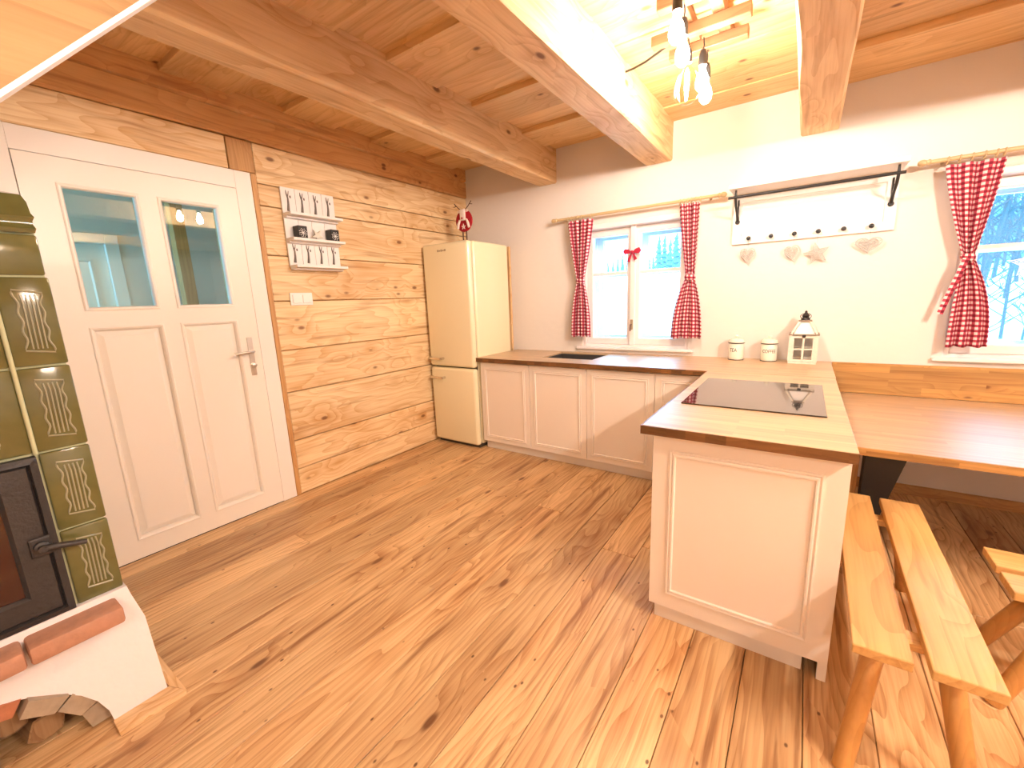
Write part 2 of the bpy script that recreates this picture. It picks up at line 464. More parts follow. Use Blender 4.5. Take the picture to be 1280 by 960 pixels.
def hewn(x0, x1, y0, y1, z0, z1, name, mat, parent, axis='y', amp=0.005, ch=0.011, n=26, seed=0.0):
    vs_, fs = [], []
    for i in range(n + 1):
        t = y0 + (y1 - y0) * i / n
        def nz(k): return noise.noise(Vector((t * 1.9, k * 3.7 + seed, seed * 1.3)))
        c1 = ch * (1 + 0.9 * nz(1)); c2 = ch * (1 + 0.9 * nz(2))
        a, b_, c, d = x0 + amp * nz(3), x1 + amp * nz(4), z0 + amp * nz(5), z1
        ring = [(a + c1, c), (b_ - c2, c + amp * nz(6)), (b_, c + c2), (b_ + amp * nz(7), (c + d) / 2), (b_, d), (a, d), (a + amp * nz(8), (c + d) / 2), (a, c + c1)]
        for u, w in ring: vs_.append((u, t, w))
    m = 8
    for i in range(n):
        for k in range(m):
            fs.append([i * m + k, i * m + (k + 1) % m, (i + 1) * m + (k + 1) % m, (i + 1) * m + k])
    fs.append(list(range(m))); fs.append([n * m + k for k in range(m)][::-1])
    return MB().raw(vs_, fs).build(name, mat, parent, grain='y', smooth=28)
hewn(XL - 0.12, XL + 0.008, YR, YB, 2.489, 2.638, 'log', 'log', wl, amp=0.007, ch=0.012, n=40, seed=2.1)
hewn(XL - 0.12, XL + 0.012, YR, YB, 2.642, 2.83, 'log', 'log', wl, amp=0.007, ch=0.014, n=40, seed=5.4)
tr = thing('trim_1', (XL, 1.5, 0), 'brown wooden post and strip beside the white door', kind='structure')
MB().box(XL - 0.05, XL + 0.008, 1.39, 1.543, 2.292, 2.484, 0.004).build('post_head', 'casing_wood', tr)
MB().box(XL - 0.05, XL + 0.006, 1.512, 1.545, 0.0, 2.290, 0.003).build('strip', 'casing_wood', tr)

# ------------------------------------------------------------------ back wall with window openings
wb = thing('wall_back', (0, YB, 0), 'white plastered wall with two windows', kind='structure')
T = 0.46
def zone(x0, x1, z0, z1): MB().box(x0, x1, YB, YB + T, z0, z1).build('plaster_wall', 'plaster', wb, grain='x')
W1 = (-1.735, -0.785, 0.935, 2.02)
W2 = (0.735, 1.685, 0.935, 2.02)
zone(XL - 0.3, W1[0], -0.1, 2.95); zone(W1[1], W2[0], -0.1, 2.95); zone(W2[1], XR + 0.3, -0.1, 2.95)
for w in (W1, W2): zone(w[0], w[1], -0.1, w[2]); zone(w[0], w[1], w[3], 2.95)
wr = MB().box(XR, XR + 0.3, YR - 0.3, YB + T, -0.1, 2.95).build('wall_right', 'plaster', kind='structure', label='white plastered side wall')
wq = MB().box(XL - 0.3, XR + 0.3, YR - 0.3, YR, -0.1, 2.95).build('wall_rear', 'plaster', kind='structure', label='white plastered wall behind the room')
bb = MB().box(0.2, XR, YB - 0.018, YB, 0.0, 0.07, 0.003).build('baseboard_back', 'casing_wood', kind='structure', label='wooden baseboard along the white wall under the table')
cp = MB().box(-2.9, -2.535, YB - 0.03, YB - 0.002, 0.0, 1.94, 0.003).build('trim_2', 'plank', kind='structure', label='pale knotty board on the white wall behind the refrigerator')

# ------------------------------------------------------------------ ceiling boards and beams
ce = thing('ceiling', (0, 1, 2.75), 'boarded wooden ceiling with heavy hewn beams', kind='structure')
MB().box(XL - 0.1, XR + 0.1, YR, YB + 0.05, 2.80, 2.86).build('backing', 'board', ce)
beams = [(-2.185, -1.99, 2.452, 0.3), (-1.168, -0.957, 2.434, 1.7), (-0.117, 0.09, 2.413, 3.1), (0.98, 1.18, 2.42, 4.5), (2.05, 2.25, 2.42, 6.2)]
for x0, x1, z0, sd in beams:
    hewn(x0, x1, YR, YB, z0, 2.80, 'beam', 'beam', ce, seed=sd, n=44)
bays = [(XL, -2.185, 2.766), (-1.99, -1.168, 2.742), (-0.957, -0.117, 2.722), (0.09, 0.98, 2.708), (1.18, 2.05, 2.708), (2.25, XR, 2.708)]
def pattern(k):
    if k in (0, 1):
        lows = [(3.136, 3.50), (2.508, 2.86), (1.784, 2.173)]
        d = 0.034
    elif k == 2:
        lows = [(3.42, 3.71), (2.86, 3.16), (2.465, 2.66)]
        d = 0.008
    else:
        lows = [(3.245, 3.71), (2.55, 2.93)]
        d = 0.04
    y = lows[-1][0]
    while y > YR + 0.7:
        y -= 0.69; lows.append((y, y + 0.37))
    return lows, d
for k, (x0, x1, zc) in enumerate(bays):
    lows, d = pattern(k)
    edge = YB
    for a, b in lows:
        b = min(b, YB)
        MB().box(x0 - 0.02, x1 + 0.02, a, b, zc - d, zc + 0.02, 0.002).build('ceiling_board', 'board', ce, grain='x')
        if edge - b > 0.01:
            h = (edge - b)
            MB().box(x0 - 0.02, x1 + 0.02, b - 0.03, edge + 0.03, zc, zc + 0.024).build('ceiling_board', 'board', ce, grain='x')
        edge = a
    MB().box(x0 - 0.02, x1 + 0.02, YR, edge + 0.03, zc, zc + 0.024).build('ceiling_board', 'board', ce, grain='x')

# ------------------------------------------------------------------ windows
def make_window(name, w, label):
    x0, x1, z0, z1 = w
    t = thing(name, ((x0 + x1) / 2, YB, z0), label, kind='structure')
    yf = YB + 0.035
    m = fback(yf)
    MB().ring(x0, x1, z0, z1, [(0, -0.08), (0, 0.02), (0.028, 0.02), (0.034, 0.012), (0.034, -0.08)], m).build('frame', 'winpaint', t)
    MB().box(x0 - 0.02, x1 + 0.02, YB - 0.035, YB + 0.03, z1 - 0.03, z1 + 0.012, 0.006, 2).build('head_moulding', 'winpaint', t)
    MB().box(x0 - 0.05, x1 + 0.05, YB - 0.04, YB + 0.05, z0 - 0.012, z0 + 0.012, 0.004).build('sill', 'winpaint', t)
    xm = (x0 + x1) / 2 - 0.005
    for a, b in ((x0 + 0.036, xm - 0.002), (xm + 0.002, x1 - 0.036)):
        s = MB().ring(a, b, z0 + 0.036, z1 - 0.036, [(0, -0.045), (0, 0.0), (0.05, 0.0), (0.058, -0.01), (0.058, -0.045)], m)
        s.box(a + 0.055, b - 0.055, yf + 0.004, yf + 0.04, 1.590, 1.618, 0.004)
        so = s.build('sash', 'winpaint', t)
        MB().box(a + 0.056, b - 0.056, yf + 0.026, yf + 0.03, z0 + 0.09, 1.591).build('pane', 'glass', so)
        MB().box(a + 0.056, b - 0.056, yf + 0.026, yf + 0.03, 1.617, z1 - 0.09).build('pane', 'glass', so)
    MB().box(xm - 0.024, xm + 0.024, yf - 0.026, yf - 0.001, z0 + 0.03, z1 - 0.03, 0.006, 2).build('meeting_bead', 'winpaint', t)
    h = MB().box(xm - 0.012, xm + 0.012, yf - 0.034, yf - 0.026, z0 + 0.17, z0 + 0.26, 0.003).build('latch_plate', 'badge', t)
    MB().tube([(xm, yf - 0.034, z0 + 0.215), (xm, yf - 0.06, z0 + 0.215), (xm, yf - 0.065, z0 + 0.19), (xm, yf - 0.062, z0 + 0.16)], 0.006).build('latch_lever', 'stick', h, smooth=40)
    # outer casement, a hand's depth behind
    yo = YB + 0.27
    mo = fback(yo)
    MB().ring(x0 + 0.0, x1 - 0.0, z0, z1, [(0, -0.07), (0, 0.02), (0.045, 0.02), (0.045, -0.07)], mo).build('outer_frame', 'winpaint', t)
    for a, b in ((x0 + 0.046, xm - 0.002), (xm + 0.002, x1 - 0.046)):
        s = MB().ring(a, b, z0 + 0.046, z1 - 0.046, [(0, -0.04), (0, 0.005), (0.05, 0.005), (0.05, -0.04)], mo)
        s.box(a + 0.045, b - 0.045, yo, yo + 0.03, 1.585, 1.612)
        so = s.build('outer_sash', 'winpaint', t)
        MB().box(a + 0.049, b - 0.049, yo + 0.014, yo + 0.018, z0 + 0.09, z1 - 0.09).build('pane', 'glass', so)
    MB().box(x0 - 0.01, x1 + 0.01, YB + 0.1, yo - 0.02, z0 - 0.01, z0 + 0.014).build('inner_sill', 'winpaint', t)
    return t
make_window('window_1', W1, 'white double casement window above the worktop')
make_window('window_2', W2, 'white casement window above the dining table')

# ------------------------------------------------------------------ door
def make_door():
    t = thing('door_1', (XL, 0.93, 0), 'white panelled door with two glass panes and nickel handle', kind='structure')
    m = fleft(XL)
    y0, y1, z1 = 0.452, 1.408, 2.176
    c = MB()
    c.box(XL - 0.19, XL + 0.002, 0.345, y0 - 0.003, 0, 2.29, 0.002)
    c.box(XL - 0.19, XL + 0.002, y1 + 0.003, 1.511, 0, 2.29, 0.002)
    c.box(XL - 0.19, XL + 0.002, y0 - 0.003, y1 + 0.003, z1 + 0.003, 2.29, 0.002)
    c.build('casing', 'casing', t, grain='z')
    lf = MB()
    xa, xb = XL - 0.045, XL + 0.004
    ys = [(y0, 0.578), (0.897, 0.978), (1.292, y1)]
    for a, b in ys: lf.box(xa, xb, a, b, 0.006, z1)
    for a, b in ((0.578, 0.897), (0.978, 1.292)):
        for q, r in ((0.006, 0.115), (1.345, 1.430), (2.056, z1)): lf.box(xa, xb, a, b, q, r)
    leaf = lf.build('leaf', 'doorpaint', t, grain='z')
    for a, b in ((0.578, 0.897), (0.978, 1.292)):
        MB().ring(a, b, 1.430, 2.056, [(0, -0.03), (0, 0.008), (0.006, 0.011), (0.014, 0.009), (0.02, 0.0), (0.02, -0.03)], m).build('pane_moulding', 'doorpaint', leaf)
        MB().box(XL - 0.022, XL - 0.017, a + 0.015, b - 0.015, 1.445, 2.041).build('pane', 'doorglass', leaf)
        MB().ring(a, b, 0.115, 1.345, [(0, -0.03), (0, 0.008), (0.006, 0.010), (0.014, 0.006), (0.022, -0.006), (0.022, -0.03)], m).build('panel_moulding', 'doorpaint', leaf)
        p = MB()
        a2, b2, q, r = a + 0.02, b - 0.02, 0.135, 1.325
        vs_ = [m(a2, q, -0.016), m(b2, q, -0.016), m(b2, r, -0.016), m(a2, r, -0.016)]
        e = 0.032
        vs_ += [m(a2 + e, q + e, -0.002), m(b2 - e, q + e, -0.002), m(b2 - e, r - e, -0.002), m(a2 + e, r - e, -0.002)]
        vs_ += [m(u, v, -0.035) for u, v in ((a2, q), (b2, q), (b2, r), (a2, r))]
        fs = [[4, 5, 6, 7], [8, 9, 10, 11]] + [[i, (i + 1) % 4, 4 + (i + 1) % 4, 4 + i] for i in range(4)] + [[8 + i, 8 + (i + 1) % 4, (i + 1) % 4, i] for i in range(4)]
        p.raw(vs_, fs).build('panel', 'doorpaint', leaf)
    hp = MB().box(XL + 0.004, XL + 0.010, 1.327, 1.362, 0.965, 1.225, 0.003, 2).build('handle_plate', 'nickel', t, label='nickel door handle plate')
    MB().tube([(XL + 0.01, 1.345, 1.13), (XL + 0.05, 1.345, 1.13), (XL + 0.056, 1.335, 1.13), (XL + 0.056, 1.27, 1.128), (XL + 0.054, 1.225, 1.123)], [0.009, 0.009, 0.009, 0.008, 0.007], 10).build('lever', 'nickel', hp, smooth=40)
    MB().lathe([(0.016, 0), (0.016, 0.012), (0.010, 0.016)], (XL + 0.009, 1.345, 1.035), 16, 'x').build('lock_knob', 'nickel', hp, smooth=40)
    MB().box(XL + 0.024, XL + 0.03, 1.327, 1.363, 1.030, 1.040, 0.002).build('lock_turn', 'nickel', hp)
    for z in (0.35, 1.86):
        MB().lathe([(0.008, -0.04), (0.008, 0.04)], (XL + 0.006, y0 - 0.004, z), 10).build('hinge', 'nickel', t, smooth=40)
    return t
make_door()

# hallway behind the door
hx0, hx1 = -4.95, XL - 0.2
hall = thing('wall_hall', (hx0, 1.0, 0), 'pale hallway wall seen through the door panes', kind='structure')
MB().box(hx0 - 0.15, hx0, -1.6, 0.30, -0.05, 2.9).build('hall_plaster', 'plaster', hall)
MB().box(hx0 - 0.15, hx0, 1.20, 3.6, -0.05, 2.9).build('hall_plaster', 'plaster', hall)
MB().box(hx0 - 0.15, hx0, 0.30, 1.20, 2.05, 2.9).build('hall_plaster', 'plaster', hall)
MB().box(hx0, hx1, 3.45, 3.6, -0.05, 2.9).build('hall_plaster', 'plaster', hall)
MB().box(hx0, hx1, -1.6, -1.45, -0.05, 0.8).build('hall_plaster', 'plaster', hall)
MB().box(hx0, hx1, -1.6, 3.6, -0.1, -0.03).build('hall_floor', 'floor', hall)
MB().box(hx0, hx1, -1.6, 3.6, 2.62, 2.9).build('hall_ceiling', 'board', hall)
hd = thing('door_2', (hx0, 0.75, 0), 'pale panelled hallway door seen through the glass', kind='structure')
dm = fleft(hx0 - 0.03)
MB().box(hx0 - 0.07, hx0 - 0.03, 0.36, 1.14, 0, 2.0, 0.003).build('leaf', 'doorpaint', hd)
for q, r in ((0.15, 0.9), (1.05, 1.88)):
    for a, b in ((0.45, 0.71), (0.79, 1.05)):
        MB().ring(a, b, q, r, [(0, 0), (0, 0.012), (0.02, 0.016), (0.03, 0.0)], dm).build('panel_moulding', 'doorpaint', hd)
cs = MB(); cs.box(hx0 - 0.1, hx0 + 0.015, 0.27, 0.36, 0, 2.08, 0.003); cs.box(hx0 - 0.1, hx0 + 0.015, 1.14, 1.23, 0, 2.08, 0.003); cs.box(hx0 - 0.1, hx0 + 0.015, 0.36, 1.14, 2.0, 2.08, 0.003)
cs.build('casing', 'casing', hd, grain='z')
hp = thing('trim_3', (-4.2, 1.55, 0), 'timber posts of the hallway seen through the glass', kind='structure')
for x, y in ((-4.35, 1.42), (-4.0, 1.62)):
    MB().box(x, x + 0.09, y, y + 0.09, -0.03, 2.62, 0.004).build('post', 'casing_wood', hp)

# ------------------------------------------------------------------ refrigerator
def make_fridge():
    x0, x1 = -3.068, -2.497
    t = thing('refrigerator', (-2.78, 3.3, 0), 'cream retro refrigerator with rounded doors and chrome handles', 'refrigerator')
    MB().box(x0, x1, 3.062, 3.605, 0.03, 1.945, 0.022, 3).build('body', 'cream', t, smooth=40)
    MB().box(x0 + 0.02, x1 - 0.02, 3.05, 3.07, 0.04, 1.92).build('gasket', 'gasket', t)
    MB().box(x0 + 0.02, x1 - 0.02, 3.03, 3.58, 0.0, 0.032).build('plinth', 'gasket', t)
    up = MB().box(x0, x1, 2.985, 3.056, 0.792, 1.945, 0.030, 4).build('upper_door', 'cream', t, smooth=50)
    lo = MB().box(x0, x1, 2.985, 3.056, 0.030, 0.782, 0.030, 4).build('lower_door', 'cream', t, smooth=50)
    for z, d in ((0.872, up), (0.682, lo)):
        h = MB()
        h.tube([(x0 + 0.03, 2.99, z), (x0 + 0.03, 2.95, z), (x0 + 0.05, 2.942, z), (x0 + 0.17, 2.942, z), (x0 + 0.19, 2.95, z), (x0 + 0.19, 2.99, z)], 0.012, 10)
        h.build('handle', 'chrome', d, smooth=50, label='chrome bar handle')
    b = MB()
    for k in range(5): b.box(-2.865 + k * 0.022, -2.865 + k * 0.022 + 0.017, 2.982, 2.986, 1.868 + 0.002 * (k % 2), 1.882 + 0.005 * ((k + 1) % 2), 0.001)
    b.build('badge', 'badge', up, label='small grey badge')
    return t
make_fridge()

# reindeer ornament on top of the refrigerator
def make_reindeer():
    cx, cy, cz = -2.757, 3.27, 2.165
    t = thing('reindeer_ornament', (cx, cy, 1.945), 'round red reindeer ornament with white star standing on the refrigerator', 'ornament')
    m = fback(cy - 0.012)
    MB().lathe([(0.075, -0.012), (0.098, -0.008), (0.102, 0.0), (0.098, 0.008), (0.075, 0.012)], (cx, cy, cz), 28, 'y').build('body', 'red', t, smooth=40)
    MB().box(cx - 0.032, cx + 0.032, cy - 0.03, cy - 0.008, cz + 0.0, cz + 0.105, 0.01, 2).build('head', 'felt', t, smooth=50)
    for s in (-1, 1):
        MB().ball((cx + s * 0.045, cy - 0.014, cz + 0.085), 0.02, 1.2, 0.3, 0.6).build('ear', 'felt', t, smooth=60)
        MB().tube([(cx + s * 0.04, cy - 0.016, cz + 0.01), (cx + s * 0.06, cy - 0.018, cz - 0.03), (cx + s * 0.068, cy - 0.016, cz - 0.068)], [0.010, 0.013, 0.012], 8).build('arm', 'felt', t, smooth=60)
        MB().tube([(cx + s * 0.022, cy, cz - 0.095), (cx + s * 0.022, cy, 1.945)], 0.006, 8).build('leg', 'stick', t, smooth=60)
        MB().tube([(cx + s * 0.03, cy - 0.01, cz + 0.10), (cx + s * 0.065, cy - 0.01, cz + 0.125), (cx + s * 0.105, cy - 0.01, cz + 0.165)], 0.004, 6).tube([(cx + s * 0.08, cy - 0.01, cz + 0.14), (cx + s * 0.115, cy - 0.01, cz + 0.135)], 0.003, 6).build('antler', 'stick', t, smooth=60)
    st = []
    for k in range(10):
        r = 0.028 if k % 2 == 0 else 0.011
        a = PI / 2 + k * PI / 5
        st.append((cx + r * math.cos(a), cz - 0.055 + r * math.sin(a)))
    MB().prism(st, m, 0.0, 0.006).build('star', 'felt', t)
    MB().ball((cx, cy - 0.03, cz + 0.02), 0.01).build('nose', 'red', t, smooth=60)
make_reindeer()

# ------------------------------------------------------------------ base cabinets
DP = [(0.045, 0.0), (0.045, 0.005), (0.050, 0.006), (0.056, 0.002), (0.060, 0.007), (0.066, 0.007), (0.070, 0.0)]
yd = 3.05
labs = ['white base cabinet with moulded door beside the refrigerator', 'white base cabinet under the dark sink',
        'white base cabinet with moulded door below the window', 'white corner cabinet half hidden behind the cooktop island']
cx = [-2.478, -1.940, -1.398, -0.858, -0.47]
for i in range(4):
    a, b = cx[i], cx[i + 1]
    t = thing('base_cabinet', ((a + b) / 2, 3.35, 0.08), labs[i], 'cabinet', 'base cabinets along the window wall')
    body = MB()
    body.box(a + 0.001, a + 0.018, yd + 0.021, YB - 0.01, 0.08, 0.845); body.box(b - 0.018, b - 0.001, yd + 0.021, YB - 0.01, 0.08, 0.845)
    body.box(a + 0.018, b - 0.018, yd + 0.021, YB - 0.01, 0.08, 0.10); body.box(a + 0.018, b - 0.018, YB - 0.02, YB - 0.01, 0.1, 0.845)
    body.build('body', 'cab', t)
    d = MB().box(a + 0.002, b - 0.002, yd, yd + 0.019, 0.082, 0.843, 0.002).build('door', 'cab', t, grain='z')
    MB().ring(a, b, 0.08, 0.845, DP, fback(yd)).build('moulding', 'cab', d)
MB().box(-2.47, -0.45, 3.092, 3.11, 0.0, 0.080).build('plinth_board', 'plinth', label='long white plinth board under the cabinets by the window', category='plinth')

# worktop along the back wall with a sink cut-out
sx0, sx1, sy0, sy1 = -1.915, -1.43, 3.24, 3.62
wt = thing('worktop', (-1.0, 3.35, WT - 0.036), 'wooden worktop with sink running below the window', 'worktop')
z0 = WT - 0.036
yfw = 3.012
top = MB()
top.box(-2.495, sx0, yfw + 0.004, YB, z0, WT); top.box(sx1, 0.178, yfw + 0.004, YB, z0, WT)
top.box(sx0, sx1, yfw + 0.004, sy0, z0, WT); top.box(sx0, sx1, sy1, YB, z0, WT)
top.build('slab', 'worktop', wt, grain='x')
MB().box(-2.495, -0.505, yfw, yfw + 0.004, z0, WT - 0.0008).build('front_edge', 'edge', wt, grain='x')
sk = thing('sink', ((sx0 + sx1) / 2, 3.42, WT - 0.2), 'dark undermounted sink set in the worktop', 'sink')
s = MB()
s.box(sx0, sx0 + 0.008, sy0, sy1, WT - 0.2, WT - 0.012); s.box(sx1 - 0.008, sx1, sy0, sy1, WT - 0.2, WT - 0.012)
s.box(sx0, sx1, sy0, sy0 + 0.008, WT - 0.2, WT - 0.012); s.box(sx0, sx1, sy1 - 0.008, sy1, WT - 0.2, WT - 0.012); s.box(sx0, sx1, sy0, sy1, WT - 0.208, WT - 0.2)
s.build('basin', 'sink', sk)
MB().lathe([(0.035, 0), (0.035, 0.004), (0.02, 0.006)], ((sx0 + sx1) / 2, 3.42, WT - 0.2), 20).build('drain', 'chrome', sk, smooth=40)

# ------------------------------------------------------------------ island
yi = 1.672
isl = thing('island_cabinet', (-0.15, 2.3, 0), 'white kitchen island cabinet with moulded end panel', 'cabinet')
MB().box(-0.458, 0.150, yi + 0.022, 3.04, 0.075, 0.853).build('body', 'cab', isl, grain='y')
pn = MB()
pn.prism([(-0.470, 0.072), (0.138, 0.072), (0.138, 0.0), (0.166, 0.0), (0.166, 0.853), (-0.470, 0.853)], fback(yi + 0.02), 0.0, 0.02)
pe = pn.build('end_panel', 'cab', isl, grain='z')
MB().ring(-0.470, 0.166, 0.072, 0.853, [(o + 0.022, h) for o, h in DP], fback(yi)).build('moulding', 'cab', pe)
MB().box(-0.450, 0.092, yi + 0.018, yi + 0.034, 0.0, 0.074).build('plinth', 'plinth', isl)
MB().box(-0.450, -0.436, yi + 0.034, 3.04, 0.0, 0.074).build('plinth', 'plinth', isl)
MB().box(0.150, 0.166, yi + 0.02, 3.04, 0.0, 0.853).build('back_panel', 'splash', isl, grain='z')
iw = thing('island_worktop', (-0.16, 2.3, WT - 0.036), 'wooden island worktop carrying the black cooktop', 'worktop')
MB().box(-0.505, 0.176, 1.632, 3.009, WT - 0.036, WT, 0.0015).build('slab', 'worktop', iw, grain='x')
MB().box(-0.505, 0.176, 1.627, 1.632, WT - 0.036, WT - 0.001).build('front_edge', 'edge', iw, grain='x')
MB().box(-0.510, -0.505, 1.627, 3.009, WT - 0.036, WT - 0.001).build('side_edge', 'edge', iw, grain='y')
hb = thing('cooktop', (-0.17, 2.41, WT), 'black glass cooktop on the island worktop', 'cooktop')
MB().box(-0.452, 0.108, 2.045, 2.735, WT, WT + 0.006, 0.002).build('glass_plate', 'hob', hb)

# ------------------------------------------------------------------ dining table, backsplash board
TZ = 0.68
sp = MB().box(0.186, 2.6, YB - 0.022, YB - 0.001, TZ + 0.001, WT, 0.002).build('backsplash_board', 'splash', grain='x', label='brown oak board on the wall behind the dining table', category='backsplash')
tb = thing('dining_table', (1.2, 3.05, 0), 'wooden dining table set against the wall on black steel legs', 'table')
MB().box(0.186, 2.45, 2.405, YB - 0.023, TZ - 0.036, TZ, 0.0015).build('top', 'table', tb, grain='x')
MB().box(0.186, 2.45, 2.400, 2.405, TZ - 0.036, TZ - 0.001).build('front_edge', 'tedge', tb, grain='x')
def steel_leg(sgn, xb):
    m = fback(2.67)
    poly = [(xb, TZ - 0.036), (xb + sgn * 0.165, TZ - 0.036), (xb + sgn * 0.085, 0.30), (xb + sgn * 0.055, 0.0), (xb, 0.0)]
    if sgn < 0: poly = poly[::-1]
    MB().prism(poly, m, 0.0, 0.09).build('leg', 'black', tb, grain='z', label='black steel leg tapering to the floor')
steel_leg(1, 0.300); steel_leg(-1, 2.3)
MB().box(0.200, 0.285, 2.62, 2.66, 0.0, TZ - 0.036, 0.003).build('end_post', 'splash', tb, grain='z')

# ------------------------------------------------------------------ benches
def make_bench(loc, rz, label, L_=1.12):
    t = thing('bench', loc, label, 'bench', 'plank benches at the dining table', rz=rz)
    fr = W[t.name]
    H = 0.43
    for a, b in ((-0.150, -0.022), (0.012, 0.148)):
        MB().box(a, b, -L_ / 2, L_ / 2, H - 0.030, H, 0.004, 2).build('seat_plank', 'bench', t, frame=fr, grain='y')
    for s in (-1, 1):
        y = s * (L_ / 2 - 0.16)
        MB().box(-0.13, 0.13, y - 0.03, y + 0.03, H - 0.058, H - 0.0305, 0.004).build('crosspiece', 'bench', t, frame=fr, grain='x')
        for q in (-1, 1):
            MB().tube([(q * 0.075, y, H - 0.05), (q * 0.135, y + s * 0.15, 0.0)], [0.029, 0.025], 14).build('leg', 'bleg', t, frame=fr, grain='z', smooth=40)
    return t
make_bench((0.338, 1.905, 0), -0.012, 'plank bench beside the white island cabinet, at the end of the table')
make_bench((1.18, 2.01, 0), PI / 2, 'plank bench running along the long front edge of the dining table')

# ------------------------------------------------------------------ tiled stove
def make_stove():
    xf = -1.98
    t = thing('tiled_stove', (-2.25, -0.1, 0), 'green tiled stove with black firebox door on a white plaster base', 'stove')
    m = fleft(xf)
    MB().box(-2.55, xf - 0.012, -0.62, 0.300, 0.43, 1.74).build('core', 'grout', t)
    rows = [(0.432, 0.702), (0.708, 0.976), (0.982, 1.250), (1.256, 1.528)]
    def tile(y0, y1, z0, z1, relief=True, w=0.05):
        tl = MB().box(xf - 0.02, xf, y0, y1, z0, z1, 0.006, 2).build('tile', 'tile', t, smooth=35)
        if relief:
            yc, zc, hh = (y0 + y1) / 2 + 0.004, (z0 + z1) / 2, (z1 - z0) * 0.36
            pts = []
            n = 40
            for k in range(n):
                a = k / n
                if a < 0.5:
                    q = a * 2; z = zc - hh + 2 * hh * q
                    y = yc + w / 2 + 0.003 * math.sin(q * 22) + 0.006 * (abs(q - .5) * 2) ** 4
                else:
                    q = (a - 0.5) * 2; z = zc + hh - 2 * hh * q
                    y = yc - w / 2 - 0.003 * math.sin(q * 22) - 0.006 * (abs(q - .5) * 2) ** 4
                pts.append((xf + 0.001, y, z))
            r = MB().tube(pts, 0.0032, 6, closed=True)
            for k in range(4):
                yk = yc + (k - 1.5) * w / 5
                r.tube([(xf, yk, zc - hh * 0.86), (xf + 0.002, yk, zc - hh * .6), (xf + 0.002, yk + 0.002, zc + hh * .6), (xf, yk, zc + hh * 0.86)], 0.0026, 6)
            r.build('relief', 'relief', tl, smooth=50)
    for z0, z1 in rows: tile(0.188, 0.306, z0, z1)
    for z0, z1 in rows[2:]:
        tile(-0.075, 0.178, z0, z1, w=0.11); tile(-0.335, -0.082, z0, z1, w=0.11); tile(-0.60, -0.342, z0, z1, w=0.11)
    MB().tube([(xf, 0.183, 0.98), (xf, 0.183, 1.528)], 0.006, 8).build('grout_bead', 'grout', t, smooth=50)
    for z0, z1 in rows[:2]: tile(-0.60, -0.465, z0, z1)
    for a, b in ((-0.60, -0.342), (-0.335, -0.082), (-0.075, 0.302)): tile(a, b, 1.534, 1.655, relief=False)
    # cornice: stepped mouldings and a rounded cap
    prof = [(-0.06, 1.658), (0.004, 1.660), (0.010, 1.672), (0.004, 1.684), (0.004, 1.694), (0.012, 1.706), (0.004, 1.718), (0.0, 1.75), (-0.012, 1.772), (-0.06, 1.785)]
    vs_ = []; fs = []
    ends = (-0.62, 0.298)
    for yy in ends:
        for h, z in prof: vs_.append((xf + h, yy + (0.6 * h if yy > 0 else -0.6 * h), z))
    n = len(prof)
    for i in range(n - 1): fs.append([i, i + 1, n + i + 1, n + i])
    fs.append(list(range(n))); fs.append([n + i for i in range(n)][::-1]); fs.append([0, n, 2 * n - 1, n - 1])
    MB().raw(vs_, fs).build('cornice', 'tile', t, smooth=40)
    MB().box(-2.56, xf - 0.05, -0.63, 0.30, 1.70, 1.775, 0.02, 2).build('cap', 'tile', t, smooth=40)
    # firebox door
    d = MB()
    d.ring(-0.455, 0.180, 0.435, 0.974, [(0, -0.02), (0, 0.018), (0.018, 0.026), (0.022, 0.012), (0.028, 0.02), (0.088, 0.022), (0.098, 0.012), (0.098, -0.02)], m)
    fd = d.build('firebox_door', 'iron', t, label='black cast iron firebox door')
    MB().box(xf - 0.01, xf + 0.008, -0.365, 0.09, 0.525, 0.885).build('fire_glass', 'fireglass', fd)
    MB().box(xf + 0.022, xf + 0.034, 0.115, 0.165, 0.655, 0.72, 0.006, 2).build('latch', 'iron', fd)
    hd_ = MB().lathe([(0.018, 0), (0.018, 0.03), (0.011, 0.034), (0.011, 0.05)], (xf + 0.02, 0.14, 0.69), 14, 'x')
    hd_.tube([(xf + 0.06, 0.14, 0.69), (xf + 0.065, 0.175, 0.685), (xf + 0.066, 0.235, 0.668)], [0.010, 0.010, 0.008], 10)
    hd_.build('handle', 'iron', fd, smooth=45)
    # white plaster base with arched wood store
    a, h, yc = 0.34, 0.27, -0.15
    poly = [(0.34, 0.0), (0.335, 0.30), (0.315, 0.40), (0.31, 0.432), (-0.64, 0.432), (-0.64, 0.0), (yc - a, 0.0)]
    poly += [(yc - a * math.cos(PI * k / 16), h * math.sin(PI * k / 16)) for k in range(1, 16)] + [(yc + a, 0.0)]
    base = MB().prism(poly, fleft(-2.42), 0.0, 0.54)
    for v in base.bm.verts:
        if v.co.x > -2.0: v.co.x -= 0.085 * v.co.z / 0.432
    base.build('base', 'stoveplaster', t, grain='y')
    MB().box(-2.57, -2.42, -0.64, 0.34, 0.0, 0.432).build('base_back', 'darkbrown', t)
    for k in range(9):
        t0, t1 = PI * k / 9 + 0.02, PI * (k + 1) / 9 - 0.02
        q = [(yc - (a - e) * math.cos(tt), (h - e) * math.sin(tt)) for tt, e in ((t0, -0.002), (t1, -0.002), (t1, 0.05), (t0, 0.05))]
        MB().prism(q, fleft(-2.20), 0.0, 0.30 - 0.012 * (k % 3)).build('arch_brick', 'brick' if k < 6 else 'brickpale', t)
